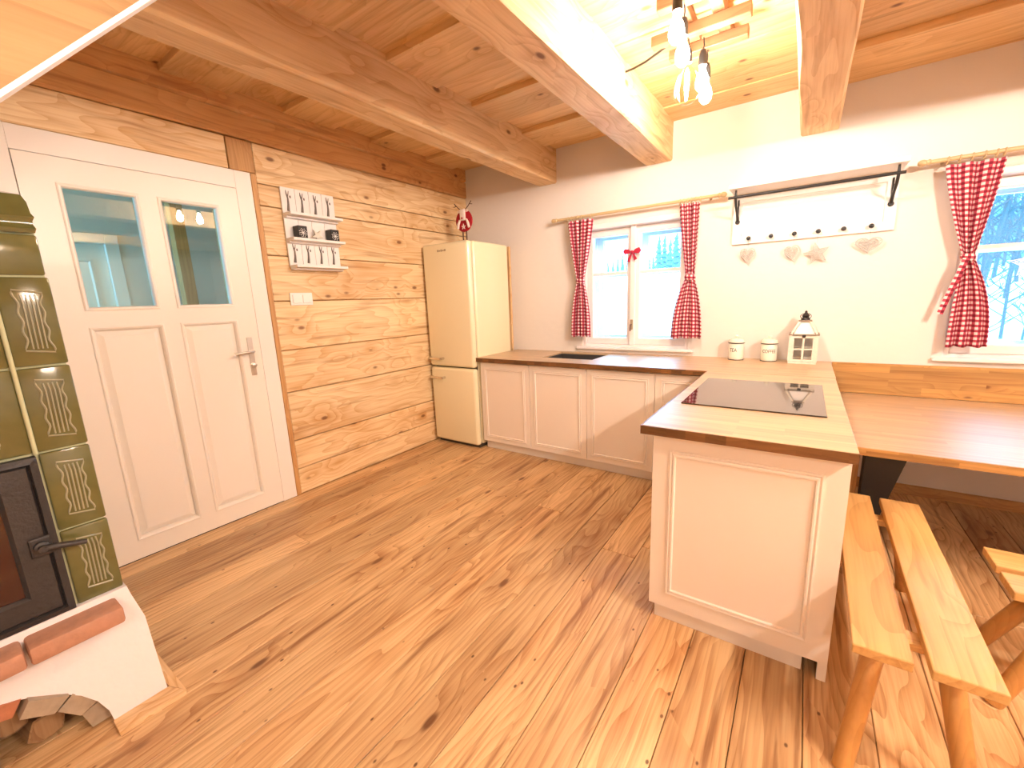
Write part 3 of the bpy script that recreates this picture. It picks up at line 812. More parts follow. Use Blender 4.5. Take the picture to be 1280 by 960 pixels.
    for y0, y1 in ((-0.62, -0.30), (-0.292, 0.045), (0.053, 0.275)):
        MB().box(-1.99, -1.868, y0, y1, 0.352, 0.412, 0.010, 2).build('ledge_brick', 'ledgebrick', t, smooth=40)
    for poly in ([(-1.878, 0.185), (-1.802, 0.185), (-1.802, 0.374), (-1.878, 0.343)], [(-1.878, 0.3445), (-1.802, 0.3755), (-2.30, 0.3755), (-2.30, 0.3445)]):
        MB().prism(poly, ftop(0.0), 0.0, 0.016).build('floor_trim', 'plank', t)
    return t
make_stove()
# firewood in the arched store
fw = [('split log with pale cut face in the stove wood store', (-2.13, 0.035, 0.05), 0.048, 0.12, 'splitwood'),
      ('dark bark covered log lying in the stove wood store', (-2.12, -0.10, 0.055), 0.052, -0.06, 'bark'),
      ('small bark log stacked on the others in the stove wood store', (-2.10, -0.03, 0.148), 0.043, 0.1, 'bark'),
      ('thick dark log at the inner side of the stove wood store', (-2.14, -0.26, 0.06), 0.056, 0.05, 'bark')]
for lab, c, r, rot, mt in fw:
    t = thing('firewood_log', (c[0], c[1], c[2] - r), lab, 'firewood', 'firewood in the stove base')
    fr = Matrix.Translation(Vector(c)) @ Matrix.Rotation(rot, 4, 'Z')
    n = 9
    poly = [((r * (1 + 0.14 * math.sin(3.1 * k + r * 90))) * math.cos(2 * PI * k / n), (r * (1 + 0.1 * math.cos(2.3 * k))) * math.sin(2 * PI * k / n)) for k in range(n)]
    MB().prism(poly, lambda u, v, h: (h, u, v), -0.13, 0.13).build('log', mt, t, frame=fr, grain='x')
    MB().prism([(u * .86, v * .86) for u, v in poly], lambda u, v, h: (h, u, v), 0.1295, 0.132).build('cut_face', 'splitwood', t, frame=fr, grain='z')

# ------------------------------------------------------------------ stair stringer at the top left
stx = -1.30
st = thing('stair_stringer', (stx, -1.0, 0.4), 'broad pale sloping stair board rising past the stove', 'stair board')
def line_z(y): return 1.832 + (y - 0.198) * 1.06
dv = 0.40
poly = [(-1.1, line_z(-1.1)), (0.198 + (2.70 - 1.832) / 1.06, 2.70), (0.198 + (2.70 - dv - 1.832) / 1.06, 2.70), (-1.1, line_z(-1.1) + dv)]
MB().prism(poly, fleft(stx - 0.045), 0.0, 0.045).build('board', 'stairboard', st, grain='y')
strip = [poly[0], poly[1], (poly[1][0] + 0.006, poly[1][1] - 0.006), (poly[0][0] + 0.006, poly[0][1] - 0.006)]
MB().prism(strip, fleft(stx - 0.047), 0.0, 0.05).build('lit_edge_strip', 'white', st, grain='y')  # white strip puts the light on the lower edge into colour
MB().box(stx - 0.05, stx + 0.005, -1.15, -1.05, 0.0, 1.05, 0.004).build('newel_post', 'beam', st, grain='z')

# ------------------------------------------------------------------ left wall shelf, switch
sh = thing('wall_shelf', (XL, 1.9, 1.69), 'white three-ledge wall shelf with grey twig motifs on the plank wall', 'shelf')
yA, yBk = 1.69, 2.10
for r, (z0, z1) in enumerate(((1.70, 1.874), (1.875, 2.052), (2.053, 2.24))):
    for k in range(4):
        a = yA + k * (yBk - yA) / 4; b = a + (yBk - yA) / 4
        sl = MB().box(XL + 0.004, XL + 0.016, a + 0.001, b - 0.001, z0, z1, 0.0015).build('back_slat', 'ledge', sh, grain='z')
        if r != 1:
            yc = (a + b) / 2 - 0.006
            hh = z1 - z0
            zz = z0 + 0.03
            tw = MB()
            pts = [(XL + 0.018, yc - 0.004, zz), (XL + 0.018, yc + 0.001, zz + hh * .25), (XL + 0.018, yc + 0.002, zz + hh * .45), (XL + 0.018, yc - 0.006, zz + hh * .62), (XL + 0.018, yc - 0.008, zz + hh * .74)]
            tw.tube(pts, [0.0105, 0.0075, 0.006, 0.0045, 0.002], 6)
            tw.tube([(XL + 0.018, yc + 0.001, zz + hh * .5), (XL + 0.018, yc + 0.008, zz + hh * .62), (XL + 0.018, yc + 0.012, zz + hh * .72)], [0.004, 0.003, 0.002], 6)
            tw.ball((XL + 0.018, yc + 0.02, zz + hh * .52), 0.007, 0.5, 0.8, 1.4, 8, 6)
            tw.build('twig_motif', 'greyprint', sl, smooth=50)
for z in (2.055, 1.885, 1.70):
    MB().box(XL + 0.016, XL + 0.112, yA, yBk, z - 0.008, z + 0.010, 0.002).build('ledge', 'ledge', sh)
    MB().box(XL + 0.016, XL + 0.050, yA + 0.002, yBk - 0.002, z - 0.022, z - 0.0085, 0.002).build('ledge_rail', 'ledge', sh)
for y, lab in ((1.775, 'black patterned cube candle holder on the wall shelf, beside the star on the door side'), (2.03, 'black patterned cube candle holder on the wall shelf, on the refrigerator side')):
    t = thing('candle_holder', (XL + 0.06, y, 1.895), lab, 'candle holder', 'candle holders on the wall shelf')
    MB().box(XL + 0.025, XL + 0.092, y - 0.035, y + 0.035, 1.8955, 1.980, 0.003).build('box', 'black', t)
    m = fleft(XL + 0.092)
    dec = MB()
    for k in range(8):
        a = k * PI / 4
        dec.tube([(XL + 0.0925, y, 1.932), (XL + 0.0925, y + 0.026 * math.cos(a), 1.932 + 0.026 * math.sin(a))], 0.0018, 5)
        dec.ball((XL + 0.0925, y + 0.028 * math.cos(a + .4), 1.932 + 0.028 * math.sin(a + .4)), 0.003, n=6, m=4)
    dec.build('star_pattern', 'white', t)
def star_poly(c, R1, R2, a0=PI / 2, n=5):
    return [(c[0] + (R1 if k % 2 == 0 else R2) * math.cos(a0 + k * PI / n), c[1] + (R1 if k % 2 == 0 else R2) * math.sin(a0 + k * PI / n)) for k in range(2 * n)]
t = thing('star_decoration', (XL + 0.06, 1.91, 1.895), 'small beige wooden star lying against the wall shelf', 'ornament')
MB().prism(star_poly((1.905, 1.928), 0.046, 0.018, 0.94), fleft(XL + 0.045), 0.0, 0.016).build('star', 'whitewash', t)
sw = thing('light_switch', (XL, 1.745, 1.427), 'white double light switch on the plank wall', 'switch')
MB().box(XL, XL + 0.010, 1.662, 1.832, 1.426, 1.516, 0.003, 2).build('plate', 'switch', sw)
for a in (1.678, 1.755): MB().box(XL + 0.010, XL + 0.017, a, a + 0.062, 1.441, 1.501, 0.003, 2).build('rocker', 'switch', sw)

# ------------------------------------------------------------------ coat shelf on the back wall
cs_ = thing('coat_shelf', (-0.035, YB, 1.745), 'white wall shelf with black rail and six black knobs', 'shelf')
MB().box(-0.505, 0.432, 3.455, YB, 2.098, 2.128, 0.004).build('top_board', 'white', cs_, grain='x')
fr_ = MB().ring(-0.495, 0.422, 1.748, 2.098, [(0, 0), (0, 0.022), (0.055, 0.022), (0.06, 0.012), (0.06, 0)], fback(YB))
fr_.build('back_frame', 'white', cs_, grain='x')
MB().box(-0.44, 0.367, YB - 0.009, YB - 0.001, 1.80, 2.04).build('back_panel', 'white', cs_, grain='x')
MB().box(-0.435, 0.362, YB - 0.0225, YB - 0.002, 1.803, 1.822).build('rail', 'white', cs_, grain='x')
for k, x in enumerate((-0.384, -0.243, -0.104, 0.032, 0.168, 0.309)):
    MB().lathe([(0.006, 0.0), (0.006, -0.016), (0.013, -0.02), (0.015, -0.027), (0.012, -0.034), (0.003, -0.037)], (x, YB - 0.022, 1.782), 14, 'y').build('knob', 'black', cs_, smooth=40)
rb = MB().tube([(-0.512, 3.515, 2.052), (0.425, 3.515, 2.052)], 0.0095, 10).build('hanging_rail', 'black', cs_, smooth=40)
for x in (-0.465, 0.392):
    b = MB().tube([(x, 3.515, 2.098), (x, 3.515, 2.04), (x, 3.545, 2.0), (x, 3.62, 1.965), (x, 3.672, 1.93), (x, 3.682, 1.905)], [0.006, 0.009, 0.009, 0.009, 0.010, 0.011], 8)
    b.lathe([(0.014, 0), (0.016, -0.008), (0.010, -0.016)], (x, 3.688, 1.905), 12, 'y')
    b.tube([(x, 3.68, 1.91), (x, 3.686, 2.06)], 0.006, 6)
    b.build('bracket', 'black', cs_, smooth=40)
def hang(name, lab, grp, x, z, pts, zk, fill=True):
    t = thing(name, (x, YB - 0.03, z), lab, 'ornament', grp)
    o = MB().tube(pts, 0.0035, 6, closed=True)
    if fill:
        cxx = sum(p[0] for p in pts) / len(pts); cz_ = sum(p[2] for p in pts) / len(pts)
        for s_ in (0.75, 0.5): o.tube([((p[0] - cxx) * s_ + cxx, p[1] - 0.002, (p[2] - cz_) * s_ + cz_) for p in pts], 0.0028, 5, closed=True)
        for k in range(0, len(pts), max(1, len(pts) // 9)): o.tube([pts[k], (cxx, pts[k][1] - 0.003, cz_)], 0.0022, 5)
    o.build('wirework', 'wire', t, smooth=50)
    top = max(p[2] for p in pts)
    MB().tube([(x, YB - 0.03, top - 0.004), (x, YB - 0.042, zk)], 0.0009, 4).build('thread', 'wire', t)
def heart(x, z, w, h, tilt=0.0):
    out = []
    for k in range(26):
        a = 2 * PI * k / 26
        u = 16 * math.sin(a) ** 3 / 32 * w
        v = (13 * math.cos(a) - 5 * math.cos(2 * a) - 2 * math.cos(3 * a) - math.cos(4 * a)) / 29 * h
        out.append((x + u * math.cos(tilt) - v * math.sin(tilt), YB - 0.03, z + u * math.sin(tilt) + v * math.cos(tilt)))
    return out
hang('hanging_heart', 'white wire heart hanging from the knob nearest the window with two curtains', 'ornaments on the coat shelf', -0.384, 1.66, heart(-0.384, 1.668, 0.095, 0.105), 1.775)
hang('hanging_heart', 'narrow white wire heart hanging beside the wire star', 'ornaments on the coat shelf', -0.104, 1.655, heart(-0.108, 1.66, 0.09, 0.105, 0.15), 1.775)
hang('hanging_star', 'white wire star hanging under the coat shelf', 'ornaments on the coat shelf', 0.032, 1.63, [(x, YB - 0.03, z) for x, z in star_poly((0.035, 1.638), 0.075, 0.03, PI / 2 + .2)], 1.775)
hang('hanging_heart', 'broad white wire heart hanging from the knob nearest the dining table window', 'ornaments on the coat shelf', 0.309, 1.66, heart(0.306, 1.672, 0.135, 0.095), 1.775)

# ------------------------------------------------------------------ curtain rods and curtains
def rod(xa, xb, lab, rings_x):
    t = thing('curtain_rod', ((xa + xb) / 2, 3.63, 2.105), lab, 'curtain rod', 'wooden curtain rods')
    MB().tube([(xa, 3.63, 2.106), (xb, 3.63, 2.106)], 0.0125, 12).build('pole', 'rod', t, smooth=40)
    for x, s_ in ((xa, -1), (xb, 1)):
        pr = [(0.012, 0), (0.019, 0.008), (0.013, 0.02), (0.020, 0.034), (0.018, 0.05), (0.008, 0.06)]
        MB().lathe([(r, s_ * h) for r, h in pr], (x, 3.63, 2.106), 14, 'x').build('finial', 'rod', t, smooth=40)
    for x in (xa + 0.06, xb - 0.06):
        MB().tube([(x, YB, 2.106), (x, 3.64, 2.106)], 0.010, 10).build('bracket', 'rod', t, smooth=40)
    for x in rings_x:
        pts = [(x + 0.002 * math.sin(a), 3.63 + 0.02 * math.cos(a), 2.100 + 0.02 * math.sin(a)) for a in [2 * PI * k / 14 for k in range(14)]]
        MB().tube(pts, 0.0032, 6, closed=True).build('ring', 'rod', t, smooth=50)
rod(-1.945, -0.60, 'pale wooden curtain rod above the window over the worktop', [-1.835, -1.80, -1.765, -1.74, -1.70, -1.61, -0.868, -0.84, -0.81, -0.785, -0.755, -0.72])
rod(0.545, 1.88, 'pale wooden curtain rod above the window by the dining table', [0.615, 0.665, 0.715, 0.765, 0.81, 0.84])

def curtain(lab, top, mid, bot, zt, zm, zb, pleats, seed, tail=0):
    t = thing('curtain', ((top[0] + top[1]) / 2, 3.63, zb), lab, 'curtain', 'red gingham curtains')
    nu, nv = 72, 60
    rnd = random.Random(seed)
    per = 0.030
    wid = (bot[1] - bot[0]) * 1.55
    def span(v):
        z = zt + (zb - zt) * v
        if z > zm:
            q = (zt - z) / (zt - zm); e = q ** 1.25
            return top[0] + (mid[0] - top[0]) * e, top[1] + (mid[1] - top[1]) * e, 1 - 0.55 * q ** 4
        q = (zm - z) / (zm - zb); e = 1 - (1 - q) ** 2.2
        return mid[0] + (bot[0] - mid[0]) * e, mid[1] + (bot[1] - mid[1]) * e, 0.45 + 0.55 * e
    bm = bmesh.new(); uvl = bm.loops.layers.uv.new('UVMap')
    grid = []
    ph = rnd.random() * 6
    for j in range(nv + 1):
        v = j / nv
        a, b, amp = span(v)
        row = []
        for i in range(nu + 1):
            u = i / nu
            w = b - a
            A = 0.017 * amp
            off = A * math.sin(2 * PI * pleats * u + ph + 0.5 * math.sin(3 * v)) + 0.006 * math.sin(2 * PI * (pleats * .5) * u + 2 + v * 2)
            zz = zt + (zb - zt) * v + (0.004 * math.sin(u * 17 + ph) if j == nv else 0)
            x = a + w * (u + 0.012 * math.sin(2 * PI * pleats * u + ph + 1.6))
            row.append(bm.verts.new((x, 3.625 + off, zz)))
        grid.append(row)
    for j in range(nv):
        for i in range(nu):
            f = bm.faces.new((grid[j][i], grid[j][i + 1], grid[j + 1][i + 1], grid[j + 1][i]))
            for lp, (q, r) in zip(f.loops, ((i, j), (i + 1, j), (i + 1, j + 1), (i, j + 1))):
                # cloth hangs at an angle where it is gathered: bend the weave a little
                uu = q / nu; vv = r / nv
                aa, bb2, _ = span(vv)
                bend = (uu - 0.5) ** 2 * 0.10 * (1 - abs((zt + (zb - zt) * vv) - zm) / (zt - zm)) * (1 if vv < .5 else -1)
                lp[uvl].uv = (uu * wid / per, ((zt - zb) * vv + bend) / per)
    c = MB(); c.bm.free(); c.bm = bm
    cl = c.build('cloth', 'gingham', t, grain='x', smooth=60, fixn=False)
    md = cl.modifiers.new('thick', 'SOLIDIFY'); md.thickness = 0.002
    mx = (mid[0] + mid[1]) / 2; rw = (mid[1] - mid[0]) / 2 + 0.006
    tbm = bmesh.new(); uvl = tbm.loops.layers.uv.new('UVMap')
    n = 24; rows = []
    for z_, rr in ((zm + 0.018, 0.0), (zm + 0.006, 0.004), (zm - 0.008, 0.004), (zm - 0.02, 0.0)):
        rows.append([tbm.verts.new((mx + (rw + rr) * math.cos(2 * PI * k / n), 3.625 + (0.026 + rr) * math.sin(2 * PI * k / n), z_ - 0.10 * rw * math.cos(2 * PI * k / n))) for k in range(n)])
    for j in range(3):
        for k in range(n):
            f = tbm.faces.new((rows[j][k], rows[j][(k + 1) % n], rows[j + 1][(k + 1) % n], rows[j + 1][k]))
            for lp, (q, r) in zip(f.loops, ((k, j), (k + 1, j), (k + 1, j + 1), (k, j + 1))): lp[uvl].uv = (q * 0.32, r * 0.45)
    c = MB(); c.bm.free(); c.bm = tbm
    tie = c.build('tie_back', 'gingham', t, grain='x', smooth=60)
    if tail:
        tb2 = bmesh.new(); uvl = tb2.loops.layers.uv.new('UVMap'); prev = None
        for k in range(9):
            q = k / 8
            x = mx - 0.012 + tail * q; z_ = zm - 0.01 - 0.32 * q; y_ = 3.598 - 0.006 * math.sin(q * 6)
            cur = (tb2.verts.new((x - 0.014, y_, z_ + 0.006)), tb2.verts.new((x + 0.014, y_ - 0.003, z_)))
            if prev:
                f = tb2.faces.new((prev[0], prev[1], cur[1], cur[0]))
                for lp, uv in zip(f.loops, ((0, q), (1, q), (1, q + .125), (0, q + .125))): lp[uvl].uv = (uv[0] * 1.0, uv[1] * 10)
            prev = cur
        c = MB(); c.bm.free(); c.bm = tb2
        o = c.build('tie_tail', 'gingham', tie, grain='x')
        md = o.modifiers.new('thick', 'SOLIDIFY'); md.thickness = 0.002
curtain('red gingham curtain tied back on the refrigerator side of its window', (-1.845, -1.598), (-1.748, -1.684), (-1.818, -1.622), 2.078, 1.552, 1.045, 4.0, 3)
curtain('red gingham curtain tied back between the window and the coat shelf', (-0.873, -0.716), (-0.802, -0.738), (-0.905, -0.665), 2.080, 1.528, 1.045, 3.5, 8)
curtain('red gingham curtain with a long tie tail at the dining table window', (0.612, 0.850), (0.738, 0.785), (0.725, 0.902), 2.072, 1.548, 1.022, 3.0, 5, tail=-0.075)

# bow and star hanging in the windows
t = thing('ribbon_bow', (-1.262, 3.71, 1.70), 'red ribbon bow tied to the middle of the window', 'bow')
yb_ = 3.697
for s_ in (-1, 1):
    pts = [(-1.262 + s_ * u, yb_ - 0.012 * math.sin(v), z) for u, z, v in ((0.004, 1.768, 0), (0.03, 1.792, 1), (0.062, 1.802, 2), (0.080, 1.775, 2), (0.06, 1.752, 1), (0.03, 1.757, .5), (0.004, 1.764, 0))]
    mbb = MB()
    for k in range(len(pts) - 1):
        p, q = pts[k], pts[k + 1]
    o = MB().prism([(p[0], p[2]) for p in pts], fback(yb_), 0.0, 0.014)
    o.build('loop', 'ribbon', t)
    MB().prism([(-1.262, 1.764), (-1.262 + s_ * 0.012, 1.760), (-1.262 + s_ * 0.045, 1.695 if s_ < 0 else 1.71), (-1.262 + s_ * 0.02, 1.685 if s_ < 0 else 1.70)], fback(yb_), 0.0, 0.006).build('tail', 'ribbon', t)
MB().ball((-1.262, yb_ - 0.01, 1.768), 0.013, 1, 0.8, 1.2).build('knot', 'ribbon', t, smooth=60)
t = thing('window_star', (1.03, 3.73, 1.43), 'white lace star hanging in the dining table window', 'ornament')
o = MB()
P1 = star_poly((1.035, 1.50), 0.078, 0.034, PI / 2 + 0.12)
for s_ in (1, 0.72, 0.44): o.tube([(1.035 + (x - 1.035) * s_, 3.733, 1.50 + (z - 1.50) * s_) for x, z in P1], 0.0045, 5, closed=True)
o.build('lacework', 'lace', t)
MB().tube([(1.03, 3.733, 1.57), (1.03, 3.733, 1.99)], 0.0009, 4).build('thread', 'wire', t)

# ------------------------------------------------------------------ jars and lantern on the worktop
def lettering(txt, size, R, c, zc, parent, mat, ang0):
    cu = bpy.data.curves.new('lettering', 'FONT'); cu.body = txt; cu.size = size; cu.align_x = 'CENTER'; cu.extrude = 0.0006
    ob = bpy.data.objects.new('tmp_text', cu)
    COL.objects.link(ob)
    dg = bpy.context.evaluated_depsgraph_get()
    me = bpy.data.meshes.new_from_object(ob.evaluated_get(dg))
    COL.objects.unlink(ob); bpy.data.objects.remove(ob)
    b = MB(); b.bm.free(); b.bm = bmesh.new(); b.bm.from_mesh(me)
    for v in b.bm.verts:
        x, y, z = v.co
        a = ang0 + x / R
        v.co = Vector((c[0] + (R + z) * math.sin(a), c[1] - (R + z) * math.cos(a), zc + y * 1.35))
    bpy.data.meshes.remove(me)
    b.build('lettering', mat, parent, grain='x', fixn=False)
for x, txt, sz in ((-0.412, 'TEA', 0.030), (-0.196, 'COFFEE', 0.026)):
    c = (x, 3.615, WT)
    t = thing('storage_jar', c, 'white enamel jar lettered %s with dark rimmed lid' % txt, 'jar', 'enamel jars on the worktop')
    bd = MB().lathe([(0.048, 0.0), (0.052, 0.004), (0.0535, 0.02), (0.0535, 0.118), (0.049, 0.126)], c, 32).build('body', 'enamel', t, smooth=40)
    MB().lathe([(0.0525, 0.0005), (0.0535, 0.003), (0.0525, 0.006)], c, 32, caps=False).build('base_rim', 'rim', t, smooth=40)
    ld = MB().lathe([(0.055, 0.130), (0.057, 0.134), (0.056, 0.143), (0.05, 0.156), (0.03, 0.163), (0.002, 0.165)], c, 32).build('lid', 'enamel', t, smooth=40)
    MB().lathe([(0.054, 0.126), (0.058, 0.129), (0.058, 0.133), (0.054, 0.134)], c, 32, caps=False).build('lid_rim', 'rim', ld, smooth=40)
    MB().lathe([(0.006, 0.163), (0.006, 0.172), (0.015, 0.178), (0.013, 0.186), (0.002, 0.188)], c, 16).build('lid_knob', 'enamel', ld, smooth=40)
    lettering(txt, sz, 0.0537, c, WT + 0.064, bd, 'ink', 0.05 if txt == 'COFFEE' else -0.28)

def make_lantern():
    cx_, cy_ = 0.008, 3.60
    t = thing('lantern', (cx_, cy_, WT), 'whitewashed wooden lantern with four-pane front and black metal top', 'lantern')
    w = 0.076; z0, z1 = WT, WT + 0.198
    MB().box(cx_ - w - 0.006, cx_ + w + 0.006, cy_ - w - 0.006, cy_ + w + 0.006, z0, z0 + 0.016, 0.002).build('base', 'whitewash', t)
    for sx_ in (-1, 1):
        for sy_ in (-1, 1):
            MB().box(cx_ + sx_ * w - 0.009, cx_ + sx_ * w + 0.009, cy_ + sy_ * w - 0.009, cy_ + sy_ * w + 0.009, z0 + 0.016, z1).build('corner_post', 'whitewash', t)
    MB().box(cx_ - w - 0.012, cx_ + w + 0.012, cy_ - w - 0.012, cy_ + w + 0.012, z1, z1 + 0.008, 0.001).build('top_edge', 'weathered', t)
    for side in range(4):
        fr = Matrix.Translation((cx_, cy_, 0)) @ Matrix.Rotation(side * PI / 2, 4, 'Z')
        d = MB()
        d.ring(-w + 0.008, w - 0.008, z0 + 0.018, z1 - 0.004, [(0, -0.008), (0, 0.006), (0.014, 0.006), (0.014, -0.008)], fback(-w))
        d.box(-0.006, 0.006, -w - 0.006, -w + 0.004, z0 + 0.03, z1 - 0.012); d.box(-w + 0.02, w - 0.02, -w - 0.005, -w + 0.004, z0 + 0.098, z0 + 0.108)
        do = d.build('side_frame', 'whitewash', t, frame=fr, grain='x')
        for a, b in ((-w + 0.021, -0.0065), (0.0065, w - 0.021)):
            for q, r in ((z0 + 0.032, z0 + 0.0975), (z0 + 0.1085, z1 - 0.018)):
                MB().box(a, b, -w - 0.001, -w + 0.001, q, r).build('pane', 'glass', do, frame=fr, grain='x')
    MB().box(cx_ - 0.010, cx_ + 0.010, cy_ - w - 0.014, cy_ - w - 0.006, z1 - 0.014, z1 + 0.004, 0.002).build('clasp', 'black', t)
    za, zb = z1 + 0.008, z1 + 0.092
    tw = 0.036
    for sx_ in (-1, 1):
        for sy_ in (-1, 1):
            MB().tube([(cx_ + sx_ * (w - .002), cy_ + sy_ * (w - .002), za), (cx_ + sx_ * (tw - .004), cy_ + sy_ * (tw - .004), zb)], 0.008, 4).build('roof_rib', 'whitewash', t)
    q = w - 0.016
    vs_ = [(cx_ - q, cy_ - q, za), (cx_ + q, cy_ - q, za), (cx_ + q, cy_ + q, za), (cx_ - q, cy_ + q, za)]
    g = tw - 0.012
    vs_ += [(cx_ - g, cy_ - g, zb), (cx_ + g, cy_ - g, zb), (cx_ + g, cy_ + g, zb), (cx_ - g, cy_ + g, zb)]
    MB().raw(vs_, [[0, 1, 5, 4], [1, 2, 6, 5], [2, 3, 7, 6], [3, 0, 4, 7], [4, 5, 6, 7], [3, 2, 1, 0]]).build('roof', 'white', t)
    MB().box(cx_ - tw - 0.003, cx_ + tw + 0.003, cy_ - tw - 0.003, cy_ + tw + 0.003, zb, zb + 0.009, 0.001).build('roof_cap', 'weathered', t)
    z = zb + 0.009
    MB().lathe([(0.027, 0), (0.026, 0.012), (0.018, 0.02), (0.024, 0.03), (0.014, 0.042), (0.008, 0.052), (0.008, 0.06), (0.002, 0.066)], (cx_, cy_, z), 16).build('chimney', 'black', t, smooth=40)
    pts = [(cx_ + 0.031 * math.cos(a), cy_, z + 0.026 + 0.02 * math.sin(a)) for a in [PI * 2 * k / 24 for k in range(24)]]
    MB().tube(pts, 0.0025, 6, closed=True).build('carry_ring', 'black', t, smooth=50)
make_lantern()

# ------------------------------------------------------------------ ceiling lamp with hanging bulbs
def make_lamp():
    zc = 2.722
    t = thing('ceiling_lamp', (-0.54, 2.3, zc), 'rustic wooden bar lamp with black sockets and bare bulbs under the ceiling', 'lamp', 'rustic ceiling lamps')
    MB().box(-0.60, -0.545, 1.86, 2.60, zc - 0.06, zc - 0.008, 0.003).build('long_bar', 'lampwood', t, grain='y')
    MB().box(-0.46, -0.405, 1.95, 2.70, zc - 0.06, zc - 0.008, 0.003).build('long_bar', 'lampwood', t, grain='y')
    for y, a, b in ((1.96, -0.66, -0.36), (2.16, -0.64, -0.38), (2.42, -0.74, -0.30), (2.60, -0.70, -0.33)):
        MB().box(a, b, y - 0.025, y + 0.025, zc - 0.108, zc - 0.0605, 0.003).build('cross_bar', 'lampwood', t, grain='x')
    def pendant(x, y, zb, clear=False, r=0.031):
        ztop = zc - 0.108
        so = MB().lathe([(0.004, 0.075), (0.013, 0.068), (0.019, 0.045), (0.021, 0.0), (0.015, -0.002)], (x, y, zb + (0.075 if not clear else 0.085)), 14).build('socket', 'black', t, smooth=40)
        MB().tube([(x, y, ztop + 0.01), (x + 0.004, y, (ztop + zb + 0.14) / 2), (x, y, zb + 0.145)], 0.003, 6).build('cord', 'black', so)
        if clear:
            gl = MB().lathe([(0.014, 0.088), (0.018, 0.07), (0.046, 0.03), (0.062, -0.02), (0.06, -0.06), (0.035, -0.09), (0.002, -0.098)], (x, y, zb), 20, caps=False).build('bulb', 'bulbglass', t, smooth=60, label='large clear bulb')
            MB().lathe([(0.004, 0.06), (0.010, 0.04), (0.010, -0.03), (0.003, -0.045)], (x, y, zb), 10).build('filament', 'filament', gl, smooth=60)
        else:
            MB().lathe([(0.013, 0.078), (0.015, 0.05), (r * 0.85, 0.025), (r, 0.0), (r * 0.9, -0.02), (r * 0.5, -0.037), (0.002, -0.042)], (x, y, zb), 16).build('bulb', 'bulb', t, smooth=60, label='lit bulb')
    pendant(-0.512, 1.985, 2.425)
    pendant(-0.53, 2.165, 2.42)
    pendant(-0.572, 2.44, 2.425, True)
    pendant(-0.512, 2.49, 2.425)
    pendant(-0.515, 2.60, 2.408)
    MB().tube([(-0.62, 2.42, zc - 0.09), (-0.72, 2.50, zc - 0.085), (-0.82, 2.57, zc - 0.078), (-0.90, 2.62, zc - 0.066), (-0.957, 2.64, zc - 0.06)], 0.006, 6).build('supply_cable', 'black', t, smooth=50)
    return t
lamp = make_lamp()
M['roombulb'] = emit('lit_room_bulb', BULB_COLOR, ROOM_BULB_STRENGTH)
M['roomfilament'] = emit('lit_room_filament', BULB_COLOR, ROOM_BULB_STRENGTH * 2.2)
for loc, lab in (((1.62, 0.98, 2.708), 'second rustic bar lamp with bare bulbs on the dining side ceiling'),
                 ((0.50, -1.45, 2.708), 'added unseen bar lamp behind the camera, a weak fill light')):
    lc = copy_tree(lamp, Matrix.Translation(Vector(loc)), label=lab)
    if loc[1] < 0: continue  # the lamp behind the camera is added as fill and keeps the weaker bulbs
    for ch in lc.children_recursive:
        for sl in ch.material_slots:
            if sl.material in (M['bulb'], M['filament']):
                nm = M['roombulb'] if sl.material == M['bulb'] else M['roomfilament']
                sl.link = 'OBJECT'; sl.material = nm

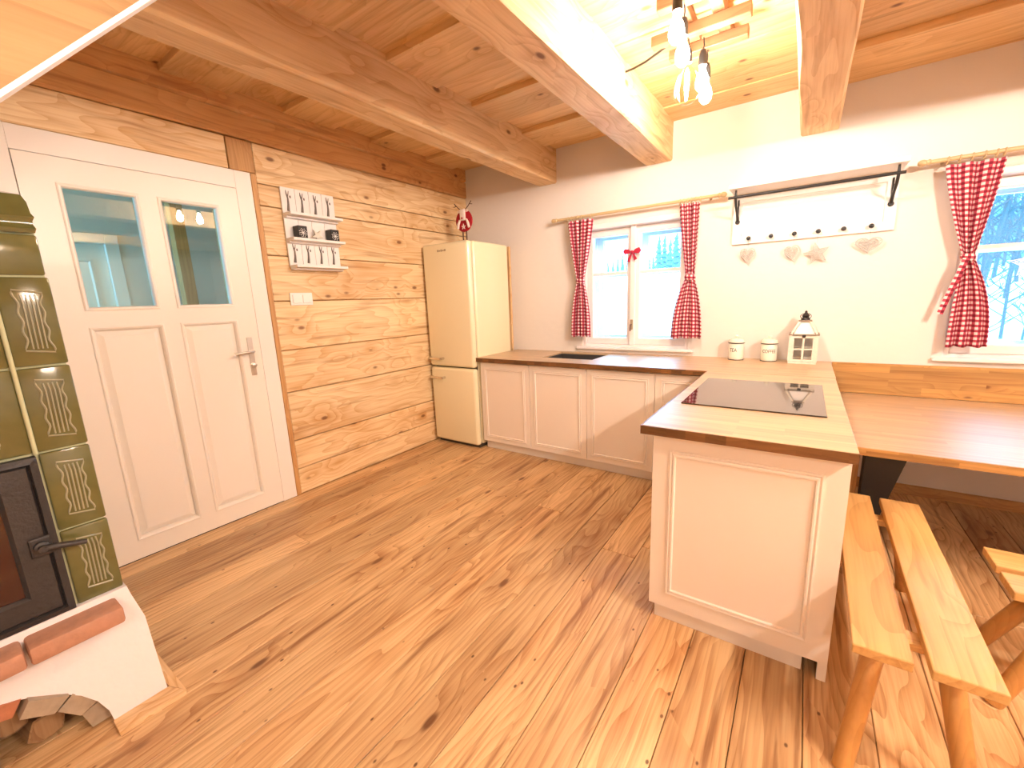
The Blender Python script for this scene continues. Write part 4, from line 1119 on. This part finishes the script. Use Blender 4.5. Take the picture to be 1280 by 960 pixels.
# ------------------------------------------------------------------ outdoors
def gz(x, y): return -0.45 + 0.085 * max(0, y - 4.5) + 0.25 * noise.noise(Vector((x * 0.08, y * 0.08, 0)))
g = MB(); vs_ = []; fs = []
nx, ny = 40, 40
for j in range(ny + 1):
    y = 4.3 + 110 * (j / ny) ** 1.6
    for i in range(nx + 1):
        x = -80 + 160 * i / nx
        vs_.append((x, y, gz(x, y) - (0 if y < 95 else (y - 95) * 0.3)))
for j in range(ny):
    for i in range(nx):
        a = j * (nx + 1) + i
        fs.append([a, a + 1, a + nx + 2, a + nx + 1])
g.raw(vs_, fs).build('ground', 'snow', kind='structure', label='snow covered slope outside the windows', grain='x', smooth=60)
def conifer(x, y, h, lab, grp):
    z = gz(x, y) - 0.1
    t = thing('conifer', (x, y, z), lab, 'tree', grp)
    MB().tube([(x, y, z), (x, y, z + h * 0.3)], h * 0.02, 6).build('trunk', 'tbark', t)
    c = MB()
    for k in range(6):
        zb = z + h * (0.03 + 0.16 * k); rr = h * (0.17 - 0.024 * k)
        c.lathe([(rr, 0), (rr * 0.5, h * 0.12), (0.01, h * 0.26)], (x, y, zb), 9, caps=False)
    for v in c.bm.verts: v.co += Vector((noise.noise(v.co * 1.7), noise.noise(v.co * 1.7 + Vector((9, 0, 0))), noise.noise(v.co * 2.1))) * h * 0.045
    c.build('crown', 'needles', t)
rn = random.Random(4)
for k in range(22):
    y = 66 + 8 * (k % 4) + rn.uniform(-1, 1); x = y * (-0.40 + 0.012 * k)
    h = 5.2 + rn.uniform(-1.0, 1.2) if k > 9 else 2.6 + rn.uniform(-0.6, 0.8)
    conifer(x, y, h, 'hazy grey conifer on the far snowy ridge', 'conifers on the ridge')
for k in range(9):
    y = 40 + 9 * (k % 3); x = y * (0.19 + 0.016 * k)
    conifer(x, y, 7 + rn.uniform(-2, 2), 'tall dark conifer behind the bare trees', 'conifers behind the bare trees')
def bare_tree(x, y, h, lab):
    z = gz(x, y) - 0.1
    t = thing('bare_tree', (x, y, z), lab, 'tree', 'bare winter trees outside')
    MB().tube([(x, y, z), (x + .05 * h * rn.uniform(-1, 1), y, z + h * .5), (x + .08 * h * rn.uniform(-1, 1), y, z + h)], [h * .011, h * .008, h * .003], 6).build('trunk', 'tbark', t)
    b = MB()
    for k in range(26):
        q = rn.uniform(.15, .95); a = rn.uniform(0, 2 * PI); l = h * .20 * (1.1 - q * .7)
        p0 = Vector((x, y, z + h * q)); p1 = p0 + Vector((math.cos(a) * l * .5, math.sin(a) * l * .5, l * .4)); p2 = p1 + Vector((math.cos(a + .3) * l * .5, math.sin(a + .3) * l * .5, l * .55))
        b.tube([p0, p1, p2], [h * .004, h * .003, h * .0012], 4, caps=False)
        for e in (-.7, .7):
            b.tube([p1, p1 + Vector((math.cos(a + e) * l * .35, math.sin(a + e) * l * .35, l * .3))], [h * .004, h * .001], 3, caps=False)
    b.build('branches', 'tbark', t)
for k in range(10):
    y = 14.5 + 3.3 * ((k * 3) % 10) * 0.7; x = y * (0.225 + 0.0085 * k)
    bare_tree(x, y, 5.5 + rn.uniform(-1, 2.0), 'bare winter tree standing in the snow')

for k, (y, a, h) in enumerate(((10.5, 0.238, 2.3), (12.3, 0.262, 2.6), (10.8, 0.284, 1.9))):
    bare_tree(y * a, y, h, 'low bare shrub close to the dining table window')
